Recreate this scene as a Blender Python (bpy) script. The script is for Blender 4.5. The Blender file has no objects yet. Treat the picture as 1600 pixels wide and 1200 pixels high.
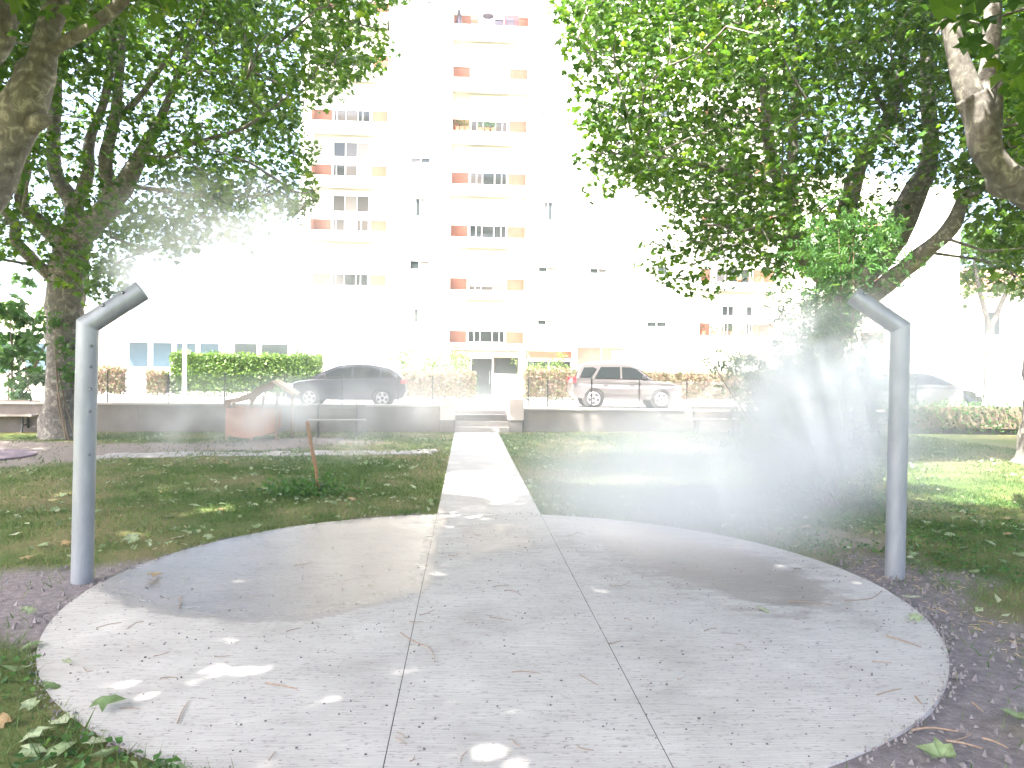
import bpy, math, random
import numpy as np
from mathutils import Vector, Matrix, noise as mnoise
random.seed(7); rng = np.random.default_rng(7)
S = bpy.context.scene
COL = S.collection
R = math.radians

# ------------------------------------------------------------------ camera, sky, sun, exposure
CAM_H = 1.75; FPX = 1186.0
YAW, PITCH, ROLL = R(3.4), R(0.75), R(0.9)
CPOS = np.array([-0.28, 0.0, CAM_H])
_f = np.array([math.sin(YAW)*math.cos(PITCH), math.cos(YAW)*math.cos(PITCH), -math.sin(PITCH)])
_r0 = np.array([math.cos(YAW), -math.sin(YAW), 0.0]); _u0 = np.cross(_r0, _f)
_r = _r0*math.cos(ROLL) + _u0*math.sin(ROLL); _u = -_r0*math.sin(ROLL) + _u0*math.cos(ROLL)
cam = bpy.data.cameras.new('camera'); cam.sensor_width = 36.0; cam.lens = 36.0*FPX/1600.0
cam.clip_start = 0.05; cam.clip_end = 2000.0
camo = bpy.data.objects.new('camera', cam); COL.objects.link(camo); S.camera = camo
camo.matrix_world = Matrix(((_r[0], _u[0], -_f[0], CPOS[0]), (_r[1], _u[1], -_f[1], CPOS[1]), (_r[2], _u[2], -_f[2], CPOS[2]), (0, 0, 0, 1)))

SUN = Vector((-0.47, -0.40, 1.0)).normalized()          # direction towards the sun
world = bpy.data.worlds.new('World'); S.world = world; world.use_nodes = True
wn = world.node_tree.nodes; wl = world.node_tree.links; wn.clear()
sky = wn.new('ShaderNodeTexSky'); sky.sky_type = 'NISHITA'; sky.sun_disc = False
sky.sun_elevation = math.asin(SUN.z); sky.sun_rotation = math.atan2(SUN.x, SUN.y)
sky.air_density = 0.7; sky.dust_density = 6.0; sky.ozone_density = 1.0
bgn = wn.new('ShaderNodeBackground'); bgn.inputs[1].default_value = 0.15
wo = wn.new('ShaderNodeOutputWorld'); wl.new(sky.outputs[0], bgn.inputs[0]); wl.new(bgn.outputs[0], wo.inputs[0])
sl = bpy.data.lights.new('sun', 'SUN'); sl.energy = 3.6; sl.angle = R(0.55); sl.color = (1.0, 0.96, 0.88)
so = bpy.data.objects.new('sun', sl); COL.objects.link(so); so.location = SUN*60
so.rotation_euler = SUN.to_track_quat('Z', 'Y').to_euler()
S.view_settings.view_transform = 'Standard'; S.view_settings.look = 'None'
S.view_settings.exposure = 3.25; S.view_settings.gamma = 1.0
S.view_settings.use_curve_mapping = False
cy = S.cycles
cy.max_bounces = 6; cy.diffuse_bounces = 3; cy.glossy_bounces = 2; cy.transmission_bounces = 4
cy.volume_bounces = 2; cy.transparent_max_bounces = 8; cy.caustics_reflective = False; cy.caustics_refractive = False
cy.use_denoising = True; cy.sample_clamp_indirect = 6.0
cy.volume_step_rate = 2.0; cy.volume_max_steps = 128

# ------------------------------------------------------------------ placing helpers (picture -> real place on ground or at a distance)
def ray(px, py): return _f + _r*(px-800)/FPX - _u*(py-600)/FPX
def G(px, py, z=0.0):
    d = ray(px, py); return Vector(CPOS + d*((z-CAM_H)/d[2]))
def P(px, py, y):
    d = ray(px, py); return Vector(CPOS + d*(y/d[1]))
def proj(p):
    v = np.asarray(p) - CPOS; z = v@_f
    z = np.where(z < 0.05, 0.05, z)
    return 800+FPX*(v@_r)/z, 600-FPX*(v@_u)/z
def inpoly(x, y, poly):
    x = np.asarray(x, float); y = np.asarray(y, float); c = np.zeros(x.shape, bool); n = len(poly)
    for i in range(n):
        x1, y1 = poly[i][:2]; x2, y2 = poly[(i+1) % n][:2]
        if y1 == y2: continue
        c ^= ((y1 > y) != (y2 > y)) & (x < (x2-x1)*(y-y1)/(y2-y1)+x1)
    return c
def n3(p, s, o=0.0): return mnoise.noise(Vector((p[0]*s+o, p[1]*s-o, p[2]*s+2*o)))
def n2a(x, y, s, o=0.0):                                # smooth noise for arrays
    out = np.zeros(np.shape(x)); a = 1.0
    r = np.random.default_rng(int(o*100)+5)
    for k in range(10):
        th = r.uniform(0, 6.28); ph = r.uniform(0, 6.28); w = s*r.uniform(0.6, 2.6)
        out = out + np.sin(w*(x*math.cos(th)+y*math.sin(th))+ph+1.7*np.sin(w*0.6*(y*math.cos(th)-x*math.sin(th))+ph*2))/10
    return out*1.6

# ------------------------------------------------------------------ materials
MATS = {}
def new_mat(name):
    m = bpy.data.materials.new(name); m.use_nodes = True; MATS[name] = m
    nt = m.node_tree; b = nt.nodes['Principled BSDF']
    return m, nt, b, nt.nodes, nt.links
def ramp(ns, stops):
    r = ns.new('ShaderNodeValToRGB'); e = r.color_ramp.elements
    while len(e) < len(stops): e.new(0.5)
    for i, (p, c) in enumerate(stops):
        e[i].position = p; e[i].color = (c[0], c[1], c[2], 1)
    return r
def tex(ns, ls, scale, detail=4, rough=0.6, coords='Object', stretch=None, dist=0.0):
    tc = ns.new('ShaderNodeTexCoord'); n = ns.new('ShaderNodeTexNoise')
    n.inputs['Scale'].default_value = scale; n.inputs['Detail'].default_value = detail
    n.inputs['Roughness'].default_value = rough; n.inputs['Distortion'].default_value = dist
    if stretch:
        mp = ns.new('ShaderNodeMapping'); mp.inputs['Scale'].default_value = stretch
        ls.new(tc.outputs[coords], mp.inputs[0]); ls.new(mp.outputs[0], n.inputs['Vector'])
    else: ls.new(tc.outputs[coords], n.inputs['Vector'])
    return n
def pm(name, c1, c2=None, scale=6.0, rough=0.7, bump=0.0, bscale=60.0, metal=0.0, spec=0.4, stretch=None, detail=4, coords='Object'):
    m, nt, b, ns, ls = new_mat(name)
    b.inputs['Roughness'].default_value = rough; b.inputs['Metallic'].default_value = metal
    b.inputs['Specular IOR Level'].default_value = spec
    if c2 is None: c2 = tuple(x*0.82 for x in c1)
    n = tex(ns, ls, scale, detail, stretch=stretch, coords=coords)
    r = ramp(ns, [(0.3, c1), (0.72, c2)]); ls.new(n.outputs[0], r.inputs[0]); ls.new(r.outputs[0], b.inputs['Base Color'])
    if bump:
        n2 = tex(ns, ls, bscale, 3, stretch=stretch, coords=coords); bp = ns.new('ShaderNodeBump'); bp.inputs['Strength'].default_value = bump
        bp.inputs['Distance'].default_value = 0.02; ls.new(n2.outputs[0], bp.inputs['Height']); ls.new(bp.outputs[0], b.inputs['Normal'])
    return m
def leaf_mat(name, stops, trans=0.42, rough=0.45, spec=0.35):
    m, nt, b, ns, ls = new_mat(name)
    at = ns.new('ShaderNodeAttribute'); at.attribute_name = 'rnd'
    r = ramp(ns, stops); ls.new(at.outputs['Fac'], r.inputs[0])
    b.inputs['Roughness'].default_value = rough; b.inputs['Specular IOR Level'].default_value = spec
    ls.new(r.outputs[0], b.inputs['Base Color'])
    t = ns.new('ShaderNodeBsdfTranslucent')
    hs = ns.new('ShaderNodeHueSaturation'); hs.inputs['Hue'].default_value = 0.485; hs.inputs['Saturation'].default_value = 1.05; hs.inputs['Value'].default_value = 1.5
    ls.new(r.outputs[0], hs.inputs['Color']); ls.new(hs.outputs[0], t.inputs[0])
    mx = ns.new('ShaderNodeMixShader'); mx.inputs[0].default_value = trans
    ls.new(b.outputs[0], mx.inputs[1]); ls.new(t.outputs[0], mx.inputs[2]); ls.new(mx.outputs[0], ns['Material Output'].inputs[0])
    return m
M_LEAF = leaf_mat('plane_leaf', [(0.0, (.020, .062, .010)), (0.4, (.043, .112, .014)), (0.8, (.09, .188, .02)), (1.0, (.17, .26, .03))], 0.45)
M_SHRUB = leaf_mat('shrub_leaf', [(0.0, (.03, .085, .025)), (0.6, (.06, .15, .035)), (1.0, (.12, .22, .05))])
M_HEDGE = leaf_mat('hedge_leaf', [(0.0, (.04, .09, .015)), (0.6, (.09, .17, .03)), (1.0, (.17, .26, .05))], 0.25)
M_REDHEDGE = leaf_mat('red_hedge_leaf', [(0.0, (.06, .09, .035)), (0.45, (.12, .14, .06)), (0.75, (.26, .15, .12)), (1.0, (.36, .2, .17))], 0.25)
M_GRASS = leaf_mat('grass_blade', [(0.0, (.05, .10, .028)), (0.5, (.10, .16, .048)), (0.8, (.18, .215, .085)), (1.0, (.40, .36, .21))], 0.3, 0.6, 0.2)
M_FALLEN = leaf_mat('fallen_leaf', [(0.0, (.10, .17, .06)), (0.5, (.26, .34, .18)), (0.8, (.42, .46, .32)), (1.0, (.38, .22, .09))], 0.15, 0.6, 0.25)
def mottle(m, sc, lo):
    ns, ls = m.node_tree.nodes, m.node_tree.links; b = ns['Principled BSDF']; src = b.inputs['Base Color'].links[0].from_socket
    n = tex(ns, ls, sc, 5, .65); r = ramp(ns, [(.32, (lo, lo*.95, lo*.8)), (.62, (1, 1, 1))]); ls.new(n.outputs[0], r.inputs[0])
    mu = ns.new('ShaderNodeMixRGB'); mu.blend_type = 'MULTIPLY'; mu.inputs[0].default_value = 1; ls.new(src, mu.inputs[1]); ls.new(r.outputs[0], mu.inputs[2]); ls.new(mu.outputs[0], b.inputs['Base Color'])
mottle(M_FALLEN, 3.0, .45)
def bark_mat():
    m, nt, b, ns, ls = new_mat('plane_bark')
    n = tex(ns, ls, 7.5, 6, 0.6, dist=0.9); r = ramp(ns, [(0.30, (.085, .075, .067)), (0.44, (.14, .127, .114)), (0.56, (.19, .175, .155)), (0.64, (.34, .32, .265)), (0.72, (.21, .195, .165)), (0.85, (.12, .108, .095))])
    ls.new(n.outputs[0], r.inputs[0]); ls.new(r.outputs[0], b.inputs['Base Color']); b.inputs['Roughness'].default_value = 0.85
    b.inputs['Specular IOR Level'].default_value = 0.2
    n2 = tex(ns, ls, 26, 5, stretch=(1, 1, 0.35)); bp = ns.new('ShaderNodeBump'); bp.inputs['Strength'].default_value = 0.55; bp.inputs['Distance'].default_value = 0.03
    ls.new(n2.outputs[0], bp.inputs['Height']); ls.new(bp.outputs[0], b.inputs['Normal'])
    return m
M_BARK = bark_mat()
M_TWIG = pm('twig_bark', (.13, .10, .07), (.22, .17, .12), 30, 0.85)
M_DRYTWIG = pm('dry_twig', (.20, .13, .09), (.33, .25, .18), 40, 0.8)
M_WHITE = pm('white_render', (.80, .79, .75), (.74, .73, .69), 1.3, 0.85, 0.15, 40)
M_CREAM = pm('cream_render', (.80, .765, .67), (.76, .72, .62), 1.3, 0.85)
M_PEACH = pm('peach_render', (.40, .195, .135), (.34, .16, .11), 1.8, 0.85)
M_PALE = pm('pale_beige_render', (.74, .69, .60), (.70, .64, .55), 1.5, 0.85)
M_FRAME = pm('white_frame', (.82, .82, .82), (.78, .78, .78), 3, 0.4)
M_SHUTTER = pm('roller_shutter', (.84, .83, .80), (.78, .77, .74), 4, 0.5)
def glass_mat(name, c, rough=0.06):
    m, nt, b, ns, ls = new_mat(name); b.inputs['Base Color'].default_value = (*c, 1); b.inputs['Roughness'].default_value = rough
    n = tex(ns, ls, 0.7, 2); bp = ns.new('ShaderNodeBump'); bp.inputs['Strength'].default_value = 0.06; ls.new(n.outputs[0], bp.inputs['Height']); ls.new(bp.outputs[0], b.inputs['Normal'])
    b.inputs['Specular IOR Level'].default_value = 0.5
    return m
M_GLASS = glass_mat('window_glass', (.035, .045, .045))
M_GLASS2 = glass_mat('window_glass_grey', (.11, .105, .10)); M_GLASS3 = glass_mat('window_glass_blind', (.24, .22, .20), .2)
M_BLUEGLASS = glass_mat('blue_glass', (.10, .16, .20))
M_CARGLASS = glass_mat('car_glass', (.02, .024, .026), 0.03)
M_CURTAIN = pm('net_curtain', (.62, .62, .60), (.42, .42, .42), 9, 0.9, stretch=(6, 6, 0.4))
M_DARKMETAL = pm('dark_fence_metal', (.07, .075, .075), None, 8, 0.5, metal=0.6)
M_WIRE = pm('galvanised_wire', (.20, .21, .21), None, 8, 0.45, metal=0.7)
def steel_mat():
    m, nt, b, ns, ls = new_mat('galvanised_steel')
    n = tex(ns, ls, 9, 5, stretch=(1, 1, 0.25)); r = ramp(ns, [(0.3, (.22, .235, .255)), (0.7, (.32, .335, .355))]); ls.new(n.outputs[0], r.inputs[0]); ls.new(r.outputs[0], b.inputs['Base Color'])
    b.inputs['Metallic'].default_value = 0.35; b.inputs['Roughness'].default_value = 0.42
    v = tex(ns, ls, 120, 2, stretch=(1, 1, 0.05)); bp = ns.new('ShaderNodeBump'); bp.inputs['Strength'].default_value = 0.08; bp.inputs['Distance'].default_value = 0.004
    ls.new(v.outputs[0], bp.inputs['Height']); ls.new(bp.outputs[0], b.inputs['Normal'])
    return m
M_STEEL = steel_mat()
M_BOLT = pm('bolt_steel', (.22, .23, .25), None, 30, 0.4, metal=0.9)
M_WALL = pm('concrete_wall', (.24, .21, .195), (.175, .155, .14), 2.2, 0.9, 0.35, 45, detail=7)
M_COPING = pm('coping_stone', (.55, .50, .46), (.45, .41, .37), 3, 0.9, 0.2, 60)
M_PILLAR = pm('pillar_stone', (.62, .52, .47), (.54, .45, .41), 3, 0.85, 0.2, 60)
M_STEP = pm('step_concrete', (.42, .38, .35), (.34, .31, .28), 4, 0.9, 0.3, 60)
M_STREET = pm('street_asphalt', (.30, .29, .28), (.24, .235, .23), 1.4, 0.9, 0.3, 90)
M_PAVER = pm('grey_paver', (.40, .36, .34), (.28, .26, .245), 5, 0.9, 0.3, 70)
M_WOOD = pm('weathered_wood', (.20, .12, .08), (.30, .19, .13), 7, 0.8, 0.3, 40, stretch=(1, 1, 6))
M_RUST = pm('orange_panel', (.42, .17, .08), (.30, .13, .075), 5, 0.7)
M_LITPLANK = pm('lit_plank', (.58, .44, .34), (.48, .35, .26), 9, 0.8)
M_BENCH = pm('bench_slat', (.20, .17, .15), (.29, .26, .23), 9, 0.75, stretch=(.3, 6, 6))
M_CASTIRON = pm('bench_cast_iron', (.05, .055, .055), None, 8, 0.55)
M_RUBBER = pm('tyre_rubber', (.025, .025, .026), None, 20, 0.85)
M_ALLOY = pm('wheel_alloy', (.62, .62, .63), None, 20, 0.32, metal=0.8)
M_TAIL = pm('tail_lamp_red', (.55, .03, .04), None, 20, 0.15)
M_LAMP = pm('head_lamp_clear', (.70, .72, .74), None, 20, 0.12)
M_PLASTIC = pm('black_plastic', (.035, .035, .037), None, 20, 0.55)
def paint(name, c, rough=0.28, metal=0.35):
    m, nt, b, ns, ls = new_mat(name); n = tex(ns, ls, 3, 4); r = ramp(ns, [(0.35, c), (0.7, tuple(x*0.9+0.012 for x in c))])
    ls.new(n.outputs[0], r.inputs[0]); ls.new(r.outputs[0], b.inputs['Base Color']); b.inputs['Metallic'].default_value = metal; b.inputs['Roughness'].default_value = rough
    b.inputs['Coat Weight'].default_value = 0.6; b.inputs['Coat Roughness'].default_value = 0.08
    return m
M_SILVER = paint('silver_mauve_paint', (.13, .12, .122)); M_NAVY = paint('dark_blue_grey_paint', (.035, .04, .055)); M_DARKCAR = paint('dark_green_grey_paint', (.05, .055, .055))
M_TILE = pm('roof_tile', (.42, .24, .17), (.32, .18, .13), 8, 0.85, 0.4, 30)
M_TERRACOTTA = pm('terracotta', (.48, .21, .12), (.38, .17, .10), 8, 0.8)
M_DKFURN = pm('dark_furniture', (.10, .09, .12), None, 8, 0.6)
M_REDCAB = pm('red_cabinet', (.50, .07, .08), None, 8, 0.5)
M_STONE = pm('small_stone', (.16, .15, .15), (.09, .085, .085), 40, 0.9)
M_MAT = pm('rubber_play_mat', (.20, .15, .17), (.16, .12, .14), 30, 0.9)
M_LETTER = pm('letter_metal', (.30, .24, .20), None, 8, 0.6)
M_SIGNPAPER = pm('notice_paper', (.85, .85, .85), None, 8, 0.7)

# ------------------------------------------------------------------ object helpers
def tag(o, label=None, cat=None, group=None, kind=None):
    if label: o['label'] = label
    if cat: o['category'] = cat
    if group: o['group'] = group
    if kind: o['kind'] = kind
    return o
def empty(name, loc=(0, 0, 0), rz=0.0):
    o = bpy.data.objects.new(name, None); COL.objects.link(o); o.location = loc; o.rotation_euler = (0, 0, rz); o.empty_display_size = 0.2
    return o
def link(name, me, parent=None, loc=None, rot=None):
    o = bpy.data.objects.new(name, me); COL.objects.link(o)
    if parent: o.parent = parent
    if loc is not None: o.location = loc
    if rot is not None: o.rotation_euler = rot
    return o
def np_mesh(name, V, F, mat, attrs=None, smooth=False):
    V = np.asarray(V, np.float32); F = np.asarray(F, np.int32); k = F.shape[1]
    me = bpy.data.meshes.new(name); me.vertices.add(len(V)); me.vertices.foreach_set('co', V.ravel())
    me.loops.add(F.size); me.loops.foreach_set('vertex_index', F.ravel()); me.polygons.add(len(F))
    me.polygons.foreach_set('loop_start', np.arange(0, F.size, k, dtype=np.int32))
    me.polygons.foreach_set('loop_total', np.full(len(F), k, np.int32))
    me.polygons.foreach_set('use_smooth', np.full(len(F), bool(smooth)))
    for an, av in (attrs or {}).items():
        a = me.attributes.new(an, 'FLOAT', 'POINT'); a.data.foreach_set('value', np.asarray(av, np.float32))
    me.update(calc_edges=True); me.materials.append(mat); return me
class MB:
    def __init__(s): s.v = []; s.f = []
    def box(s, lo, hi, rz=0.0, pivot=None, bev=0.0):
        (x0, y0, z0), (x1, y1, z1) = lo, hi
        if bev <= 0:
            c = [(x0, y0, z0), (x1, y0, z0), (x1, y1, z0), (x0, y1, z0), (x0, y0, z1), (x1, y0, z1), (x1, y1, z1), (x0, y1, z1)]
            fs = [(0, 3, 2, 1), (4, 5, 6, 7), (0, 1, 5, 4), (1, 2, 6, 5), (2, 3, 7, 6), (3, 0, 4, 7)]
        else:
            b = bev
            c = [(x0, y0, z0), (x1, y0, z0), (x1, y1, z0), (x0, y1, z0), (x0, y0, z1-b), (x1, y0, z1-b), (x1, y1, z1-b), (x0, y1, z1-b),
                 (x0+b, y0+b, z1), (x1-b, y0+b, z1), (x1-b, y1-b, z1), (x0+b, y1-b, z1)]
            fs = [(0, 3, 2, 1), (0, 1, 5, 4), (1, 2, 6, 5), (2, 3, 7, 6), (3, 0, 4, 7), (8, 9, 10, 11), (4, 5, 9, 8), (5, 6, 10, 9), (6, 7, 11, 10), (7, 4, 8, 11)]
        if rz:
            px, py = pivot if pivot else ((x0+x1)/2, (y0+y1)/2); cs, sn = math.cos(rz), math.sin(rz)
            c = [(px+(x-px)*cs-(y-py)*sn, py+(x-px)*sn+(y-py)*cs, z) for x, y, z in c]
        n = len(s.v); s.v += c; s.f += [tuple(i+n for i in f) for f in fs]; return s
    def tube(s, pts, rad, n=8, cap=True, jit=0.0):
        pts = [Vector(p) for p in pts]
        if not hasattr(rad, '__len__'): rad = [rad]*len(pts)
        b0 = len(s.v); t0 = (pts[1]-pts[0]).normalized(); a = t0.orthogonal().normalized()
        for i, p in enumerate(pts):
            t = ((pts[min(i+1, len(pts)-1)]-pts[max(i-1, 0)])).normalized()
            a = (a - t*a.dot(t)).normalized(); b = t.cross(a)
            for k in range(n):
                th = 2*math.pi*k/n; rr = rad[i]
                d = a*math.cos(th)+b*math.sin(th)
                if jit: rr *= 1+jit*mnoise.noise((p+d*rad[i])*2.3)*1.6
                s.v.append(tuple(p+d*rr))
        for i in range(len(pts)-1):
            for k in range(n):
                q = b0+i*n; s.f.append((q+k, q+(k+1) % n, q+n+(k+1) % n, q+n+k))
        if cap:
            s.f.append(tuple(b0+k for k in reversed(range(n)))); e = b0+(len(pts)-1)*n; s.f.append(tuple(e+k for k in range(n)))
        return s
    def poly(s, pts):
        n = len(s.v); s.v += [tuple(p) for p in pts]; s.f.append(tuple(range(n, n+len(pts)))); return s
    def prism(s, pts, off):
        off = Vector(off); n = len(s.v); k = len(pts); s.v += [tuple(p) for p in pts]+[tuple(Vector(p)+off) for p in pts]
        s.f.append(tuple(range(n, n+k))); s.f.append(tuple(reversed(range(n+k, n+2*k))))
        for i in range(k): j = (i+1) % k; s.f.append((n+i, n+k+i, n+k+j, n+j))
        return s
    def mesh(s, name, mat, smooth=False):
        me = bpy.data.meshes.new(name); me.from_pydata(s.v, [], s.f); me.materials.append(mat)
        if smooth: me.polygons.foreach_set('use_smooth', [True]*len(me.polygons))
        me.update(); return me
    def build(s, name, mat, parent=None, smooth=False, loc=None, rot=None): return link(name, s.mesh(name, mat, smooth), parent, loc, rot)
def catmull(pts, m=5):
    P_ = [Vector(p) for p in pts]; out = []
    for i in range(len(P_)-1):
        p0, p1, p2, p3 = P_[max(i-1, 0)], P_[i], P_[i+1], P_[min(i+2, len(P_)-1)]
        for k in range(m):
            t = k/m; out.append(0.5*((2*p1)+(p2-p0)*t+(2*p0-5*p1+4*p2-p3)*t*t+(3*p1-p0-3*p2+p3)*t**3))
    out.append(P_[-1]); return out
def lerp_list(a, n):
    return list(np.interp(np.linspace(0, len(a)-1, n), range(len(a)), a))
# leaves as many small folded faces
PLANE = np.array([(0, 0, 0), (.40, .06, -.06), (.30, .27, .0), (.60, .52, -.13), (.27, .57, .0), (0, 1.0, -.15), (-.27, .57, .0), (-.60, .52, -.13), (-.30, .27, .0), (-.40, .06, -.06), (0, .36, .06)], float)
PLANE_T = [(10, i, (i+1) % 10) for i in range(10)]
OVAL = np.array([(0, 0, 0), (.28, .4, .04), (0, 1, -.1), (-.28, .4, .04)], float); OVAL_T = [(0, 1, 2), (0, 2, 3)]
def leaves(name, pos, size, mat, tmpl=PLANE, tris=PLANE_T, tilt=0.7, droop=0.35, seed=1, rnd=None):
    r = np.random.default_rng(seed); N = len(pos); pos = np.asarray(pos, float)
    az = r.uniform(0, 2*math.pi, N); tx = r.normal(-droop, tilt*0.6, N); ty = r.normal(0, tilt*0.6, N)
    ca, sa, cx, sx, cyy, sy = np.cos(az), np.sin(az), np.cos(tx), np.sin(tx), np.cos(ty), np.sin(ty)
    T = np.asarray(tmpl); s = size*r.uniform(0.6, 1.2, N)
    X = T[None, :, 0]*s[:, None]; Y = T[None, :, 1]*s[:, None]; Z = T[None, :, 2]*s[:, None]*r.uniform(0.2, 2.2, N)[:, None]
    X1 = X*cyy[:, None]+Z*sy[:, None]; Z1 = -X*sy[:, None]+Z*cyy[:, None]
    Y2 = Y*cx[:, None]-Z1*sx[:, None]; Z2 = Y*sx[:, None]+Z1*cx[:, None]
    X3 = X1*ca[:, None]-Y2*sa[:, None]; Y3 = X1*sa[:, None]+Y2*ca[:, None]
    V = np.stack([X3, Y3, Z2], -1)+pos[:, None, :]; k = len(T)
    F = np.asarray(tris)[None]+(np.arange(N)*k)[:, None, None]
    if rnd is None: rnd = r.beta(2.0, 2.2, N)
    return np_mesh(name, V.reshape(-1, 3), F.reshape(-1, 3), mat, {'rnd': np.repeat(rnd, k)})
HAZE = True
# ------------------------------------------------------------------ ground
DC = (0.0, 6.22); DR = 3.22; PX0, PX1 = -0.62, 0.66          # concrete disc and path
def wall_y(x): return 22.78+0.15*x
def gpoly(l): return [tuple(G(*q))[:2] for q in l]
SOIL = [gpoly([(-60, 905), (60, 893), (150, 880), (260, 872), (215, 900), (160, 960), (120, 1000), (70, 985), (30, 1000), (-60, 1015)]),
        gpoly([(1330, 868), (1440, 880), (1520, 925), (1580, 985), (1660, 1010), (1700, 1260), (1230, 1260), (1300, 1150), (1380, 1080), (1380, 960), (1300, 900)])]
BARE = [gpoly([(1240, 835), (1400, 830), (1410, 860), (1290, 868)]), gpoly([(1040, 690), (1180, 692), (1180, 708), (1040, 704)])]
DIRT = gpoly([(-300, 745), (0, 733), (140, 720), (300, 707), (470, 702), (520, 696), (620, 690), (500, 683), (330, 690), (230, 693), (150, 694), (60, 688), (-300, 690)])
def soft(px, py, poly, w):                                 # 1 inside, 0 outside, ragged edge
    a = np.zeros(px.shape)
    for dx, dy in ((0, 0), (w, 0), (-w, 0), (0, w), (0, -w), (w*.7, w*.7), (-w*.7, -w*.7), (w*.7, -w*.7), (-w*.7, w*.7)):
        a += inpoly(px+dx, py+dy, poly)
    return a/9
def zones(x, y):
    jx = x+0.35*n2a(x, y, 3.1, 1)+0.1*n2a(x, y, 13, 2); jy = y+0.35*n2a(x, y, 3.1, 3)+0.1*n2a(x, y, 13, 4)
    soil = np.maximum(soft(jx, jy, SOIL[0], 0.15), soft(jx, jy, SOIL[1], 0.18))
    dirt = np.maximum(soft(jx, jy, DIRT, 0.3), 0.7*np.maximum(soft(jx, jy, BARE[0], .2), soft(jx, jy, BARE[1], .3)))
    dry = np.clip(0.5+0.9*n2a(x, y, 0.9, 6)+0.5*n2a(x, y, 3.3, 7), 0, 1)
    return soil, dirt, dry
def axis(a, b, dens): return np.unique(np.concatenate([np.arange(p, q, s) for p, q, s in dens]+[[b]]))
gx = axis(-60, 60, [(-60, -14, 4), (-14, -8, .5), (-8, 8, .12), (8, 14, .4), (14, 60, 4)]); gy = axis(-60, 24, [(-60, -2, 4), (-2, 11, .12), (11, 24, .25)])
X, Y = np.meshgrid(gx, gy); xf, yf = X.ravel(), Y.ravel()
soil, dirt, dry = zones(xf, yf)
z = 0.018*n2a(xf, yf, 2.0, 8)+0.01*n2a(xf, yf, 7.0, 9)-0.015*soil
z = np.where(np.hypot(xf-DC[0], yf-DC[1]) < DR+0.12, np.minimum(z, -0.002), z); z = np.where((xf > PX0-.2) & (xf < PX1+.2), np.minimum(z, -0.004), z)
wl_ = 22.95+0.15*xf; yy = np.minimum(yf, wl_)
nx, ny = len(gx), len(gy); I = np.arange(nx*ny).reshape(ny, nx)
F = np.stack([I[:-1, :-1], I[:-1, 1:], I[1:, 1:], I[1:, :-1]], -1).reshape(-1, 4)
m, nt, b, ns, ls = new_mat('lawn_ground')
b.inputs['Roughness'].default_value = 0.95; b.inputs['Specular IOR Level'].default_value = 0.15
def attr(nm):
    a = ns.new('ShaderNodeAttribute'); a.attribute_name = nm; return a.outputs['Fac']
n1 = tex(ns, ls, 7, 6); r1 = ramp(ns, [(0.25, (.045, .085, .022)), (0.5, (.075, .12, .03)), (0.75, (.125, .145, .05))]); ls.new(n1.outputs[0], r1.inputs[0])
n2 = tex(ns, ls, 22, 5); r2 = ramp(ns, [(0.3, (.15, .12, .065)), (0.7, (.24, .19, .10))]); ls.new(n2.outputs[0], r2.inputs[0])
mx = ns.new('ShaderNodeMixRGB'); ls.new(r1.outputs[0], mx.inputs[1]); ls.new(r2.outputs[0], mx.inputs[2])
mul = ns.new('ShaderNodeMath'); mul.operation = 'MULTIPLY'; mul.inputs[1].default_value = 0.75; ls.new(attr('dry'), mul.inputs[0]); ls.new(mul.outputs[0], mx.inputs[0])
n3_ = tex(ns, ls, 16, 7, 0.7); r3 = ramp(ns, [(0.28, (.125, .11, .115)), (0.55, (.215, .19, .195)), (0.78, (.33, .295, .285))]); ls.new(n3_.outputs[0], r3.inputs[0])
mx2 = ns.new('ShaderNodeMixRGB'); ls.new(mx.outputs[0], mx2.inputs[1]); ls.new(r3.outputs[0], mx2.inputs[2]); ls.new(attr('soil'), mx2.inputs[0])
n4 = tex(ns, ls, 6, 7, 0.7); r4 = ramp(ns, [(0.3, (.20, .165, .145)), (0.7, (.29, .245, .215))]); ls.new(n4.outputs[0], r4.inputs[0])
mx3 = ns.new('ShaderNodeMixRGB'); ls.new(mx2.outputs[0], mx3.inputs[1]); ls.new(r4.outputs[0], mx3.inputs[2]); ls.new(attr('dirt'), mx3.inputs[0])
ls.new(mx3.outputs[0], b.inputs['Base Color'])
nb = tex(ns, ls, 55, 6, 0.7); bp = ns.new('ShaderNodeBump'); bp.inputs['Strength'].default_value = 0.7; bp.inputs['Distance'].default_value = 0.03; ls.new(nb.outputs[0], bp.inputs['Height']); ls.new(bp.outputs[0], b.inputs['Normal'])
tag(link('lawn', np_mesh('lawn', np.stack([xf, yy, z], -1), F, m, {'soil': soil, 'dirt': dirt, 'dry': dry}, True)), kind='structure')
mb = MB(); mb.poly([(-900, -900, -.12), (900, -900, -.12), (900, 900, -.12), (-900, 900, -.12)])
tag(mb.build('terrain', pm('far_ground', (.13, .13, .09), (.09, .10, .06), .3, .95)), kind='structure')
mb = MB(); mb.poly([(-300, wall_y(-300)+.12, .5), (300, wall_y(300)+.12, .5), (300, 300, .5), (-300, 300, .5)])
SZ = 0.5
tag(mb.build('street', M_STREET), kind='structure')
# far pavement strip with kerb in front of the hedges
mb = MB(); mb.box((-30, 32.0, SZ-.1), (30, 46, SZ+.12)); tag(mb.build('pavement', pm('pavement_concrete', (.46, .44, .42), (.39, .37, .35), 2, .9)), kind='structure')

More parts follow.
